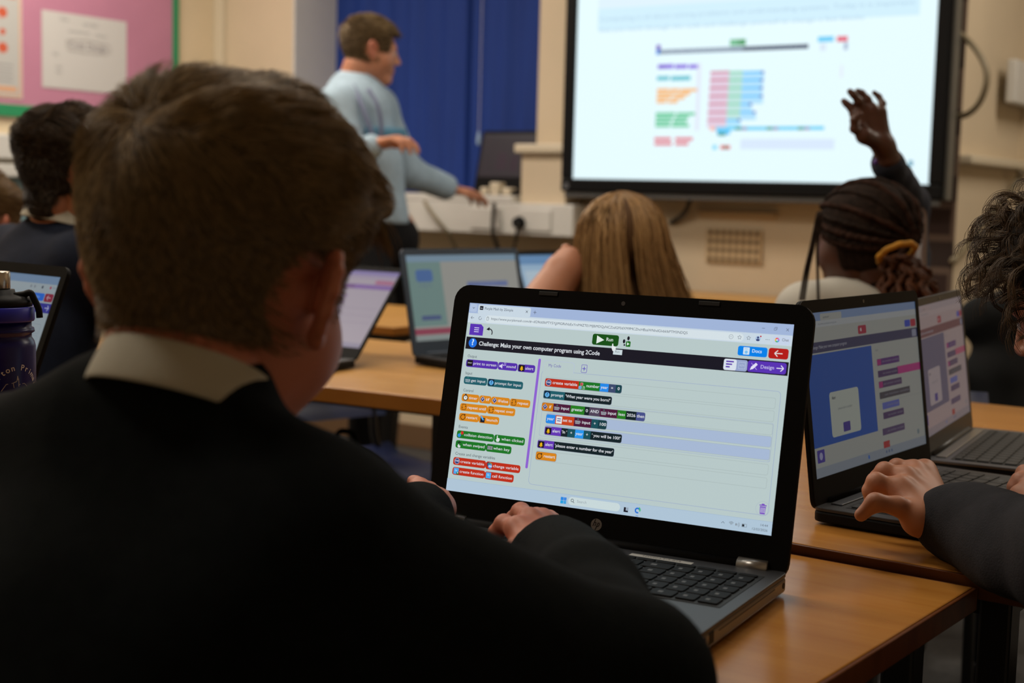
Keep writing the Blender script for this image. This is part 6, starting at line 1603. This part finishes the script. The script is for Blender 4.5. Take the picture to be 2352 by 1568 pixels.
# ---- teacher
ear_t = A3(851, 118, 4.976); Rt = rotm(R(48), R(-7), R(0)); 
PT = person('adult in pale blue sweater with a lanyard standing by the blue blind', (float(A3(862, 900, 4.976)[0]), float(A3(862, 900, 4.976)[1]), 0))
Bt = Body(); add_head(Bt, Rt, ear_t, .985, .0045, w=.98)
nkt = Rt @ np.array([0, -.034, -.055]) + ear_t; nbt = A3(808, 205, 4.996); stR = A3(776, 252, 4.862); stL = A3(862, 250, 5.149); hpt = A3(862, 510, 4.996)
eR = A3(806, 372, 4.785); wR = A3(862, 330, 4.737); eL = A3(936, 392, 5.216); wL = A3(1032, 432, 5.311)
def tor(g): 
    return [cap(stR, stL, .060 + g, .060 + g, .06), cap((stR + stL) / 2, A3(848, 380, 4.996), .108 + g, .094 + g, .06), cap(A3(848, 380, 4.996), hpt, .094 + g, .10 + g, .06), cap(nbt, (stR + stL) / 2, .055 + g, .10 + g, .05)]
sk = tor(0) + [cap(nkt, nbt, .054, .058, .02)] + limb([stR, eR, wR], [.05, .04, .026]) + limb([stL, eL, wL], [.05, .04, .026])
kt = A3(862, 760, 4.900); ft = A3(838, 1075, 5.024); kt2 = A3(890, 740, 5.216); ft2 = A3(868, 1060, 5.311); ft[2] = .06; ft2[2] = .06
hj1 = hpt + np.array([-.02, -.06, -.03]); hj2 = hpt + np.array([.02, .07, -.03])
sk += limb([hj1, kt, ft], [.085, .055, .04]) + limb([hj2, kt2, ft2], [.085, .055, .04])
add_limbs(Bt, sk, .010)
auto_hand(Bt, wR, A3(915, 318, 4.708) - wR, (0, 0, 1), thumbside=-1, s=1.08, curl=(20, 30, 20), h=.005)
auto_hand(Bt, wL, A3(1105, 446, 5.378) - wL, (0, 0, 1), thumbside=1, s=1.08, curl=(12, 18, 15), h=.005)
Bt.build(PT, skins('skin'))
clothe(PT, 'sweater', tor(.016) + [cap(stR, eR, .072, .062, .04), cap(eR, A3(852, 337, 4.747), .060, .042, .03), cap(stL, eL, .072, .060, .04), cap(eL, A3(1024, 430, 5.302), .060, .044, .03), fnp(lambda p: .97 - p[..., 2], (-6, 2, .5), (0, 6, 1.0), .01, 'i')], M['sweater'], .009, .008, 22, 4)
clothe(PT, 'sweater_band', [cap(A3(846, 303, 4.996), A3(848, 312, 4.996), .131, .131, .01), fnp(lambda p: np.abs(p[..., 2] - (A3(846, 306, 4.996)[2])) - .018, (-6, 2, 1.2), (0, 6, 1.4), .004, 'i')], M['sweater2'], .007, .002, 20, 4)
clothe(PT, 'trousers', [cap(hpt + [0, 0, .0], hpt + [0, 0, -.06], .112, .112, .04)] + limb([hj1 + [0, 0, -.03], kt, ft + [0, 0, .03]], [.10, .08, .065]) + limb([hj2 + [0, 0, -.03], kt2, ft2 + [0, 0, .03]], [.10, .08, .065]), M['trouser'], .010, .005, 22, 4)
for f_ in (ft, ft2):
    V, Fq = sdf_mesh([cap(f_ + [0, 0, -.015], f_ + [.10, .12, -.02], .045, .038, .02)], .009); V[:, 2] = np.maximum(V[:, 2], .002); mesh_np('shoe', V - np.array(PT.location), Fq, PT, M['trouser'])
mb = MB()
for pts in ([A3(812, 196, 4.881), A3(830, 240, 4.814), A3(852, 300, 4.804), A3(862, 330, 4.823)], [A3(846, 205, 4.842), A3(868, 245, 4.823), A3(876, 300, 4.833), A3(866, 332, 4.842)]):
    mb.tube(bez([p - np.array(PT.location) for p in pts], 6), .008, 6)
mb.build('lanyard', M['lanyard'], PT, smooth=True)
def tte(p):
    x, y, z = p[..., 0], p[..., 1], p[..., 2]
    t = .006 + .012 * sst(z, .02, .085); t = t - .012 * sst(-z, .03, .07) - .05 * sst(y, .055, .075) * sst(-z, -.070, -.050) - .04 * sst(y, .014, .032) * sst(-z, -.002, .018)
    return t - .016 * np.exp(-(((y + .006) / .024) ** 2 + ((z + .002) / .036) ** 2)) * sst(np.abs(x), .05, .062) - .03 * sst(np.abs(x), .03, .05) * sst(-z, .03, .06) * sst(y, -.05, -.02)
short_hair(PT, Rt, ear_t, .985, tte, 3500, lambda p: .010 + .026 * sst(p[:, 2], .02, .09), fboy, [TB1, TB1c], seed=8, rad=.0013, lift=.25, jit=.2, clump=80, S=5, h=.005, w=.98)

# ------------------------------------------------------------------ chairs, bag, coat
CG = 'blue plastic classroom chairs'
chair('blue plastic chair under the front person', -.62, .43, R(95), z=.375, back=.64)
chair('blue plastic chair under the dark-haired person', -2.20, 1.64, R(80), z=.40)
chair('blue plastic chair under the long-haired person', -1.27, 2.36, R(165), z=.375)
chair('blue plastic chair under the braided person', -.90, 2.80, R(95), z=.375)
chair('blue plastic chair under the curly-haired person', .06, 1.50, R(180), z=.395, m='bluepl')
chair('blue plastic chair under the fair-haired person at the left edge', -3.0, 2.0, R(95), z=.355)
bs_ = onz(862, 1078, .39)
chair('empty blue plastic chair whose seat shows under the middle table', float(bs_[0]), float(bs_[1]), R(-12), z=.39, back=.64)
cq = at(2292, 800, 3.62)
chair('chair with a black coat hung over it, behind the right-hand table', float(cq[0]), float(cq[1]), R(15), z=.43, m='black', back=.76)
q = cq.copy()
ct_ = thing('coat', 'black coat hung over a chair behind the right-hand table', 'coat', (float(q[0]), float(q[1]), .45))
Z = np.array([float(q[0]), float(q[1]), 0])
V, Fq = sdf_mesh([cap(A3(2262, 735, 3.63), A3(2345, 722, 3.63), .060, .066, .05), cap(A3(2300, 760, 3.63), A3(2300, 930, 3.63), .050, .085, .05), cap(A3(2255, 740, 3.63), A3(2275, 780, 3.63), .050, .03, .03), cap(A3(2290, 880, 3.63), A3(2290, 1000, 3.63), .085, .09, .05)], .007, folds(.012, 22, 3))
mesh_np('coat_cloth', V - np.array(ct_.location), Fq, ct_, M['coat'])
bq = at(795, 975, 3.0)
bg = thing('rucksack', 'black rucksack standing in the dark under the middle table', 'bag', (float(bq[0]), float(bq[1]), 0))
V, Fq = sdf_mesh([ell((0, 0, .27), (.19, .13, .27), .02), ell((0, -.11, .18), (.13, .07, .13), .03), fnp(lambda p: .004 - p[..., 2], (-1, -1, -1), (1, 1, .03), .01, 'i')], .009, folds(.008, 18, 2))
mesh_np('bag_body', V, Fq, bg, M['coat'])
MB().tube(bez([(-.03, 0, .53), (-.02, 0, .565), (.02, 0, .565), (.03, 0, .53)], 5), .006, 6).build('grab_handle', M['coat'], bg, smooth=True)

bpy.context.view_layer.update()
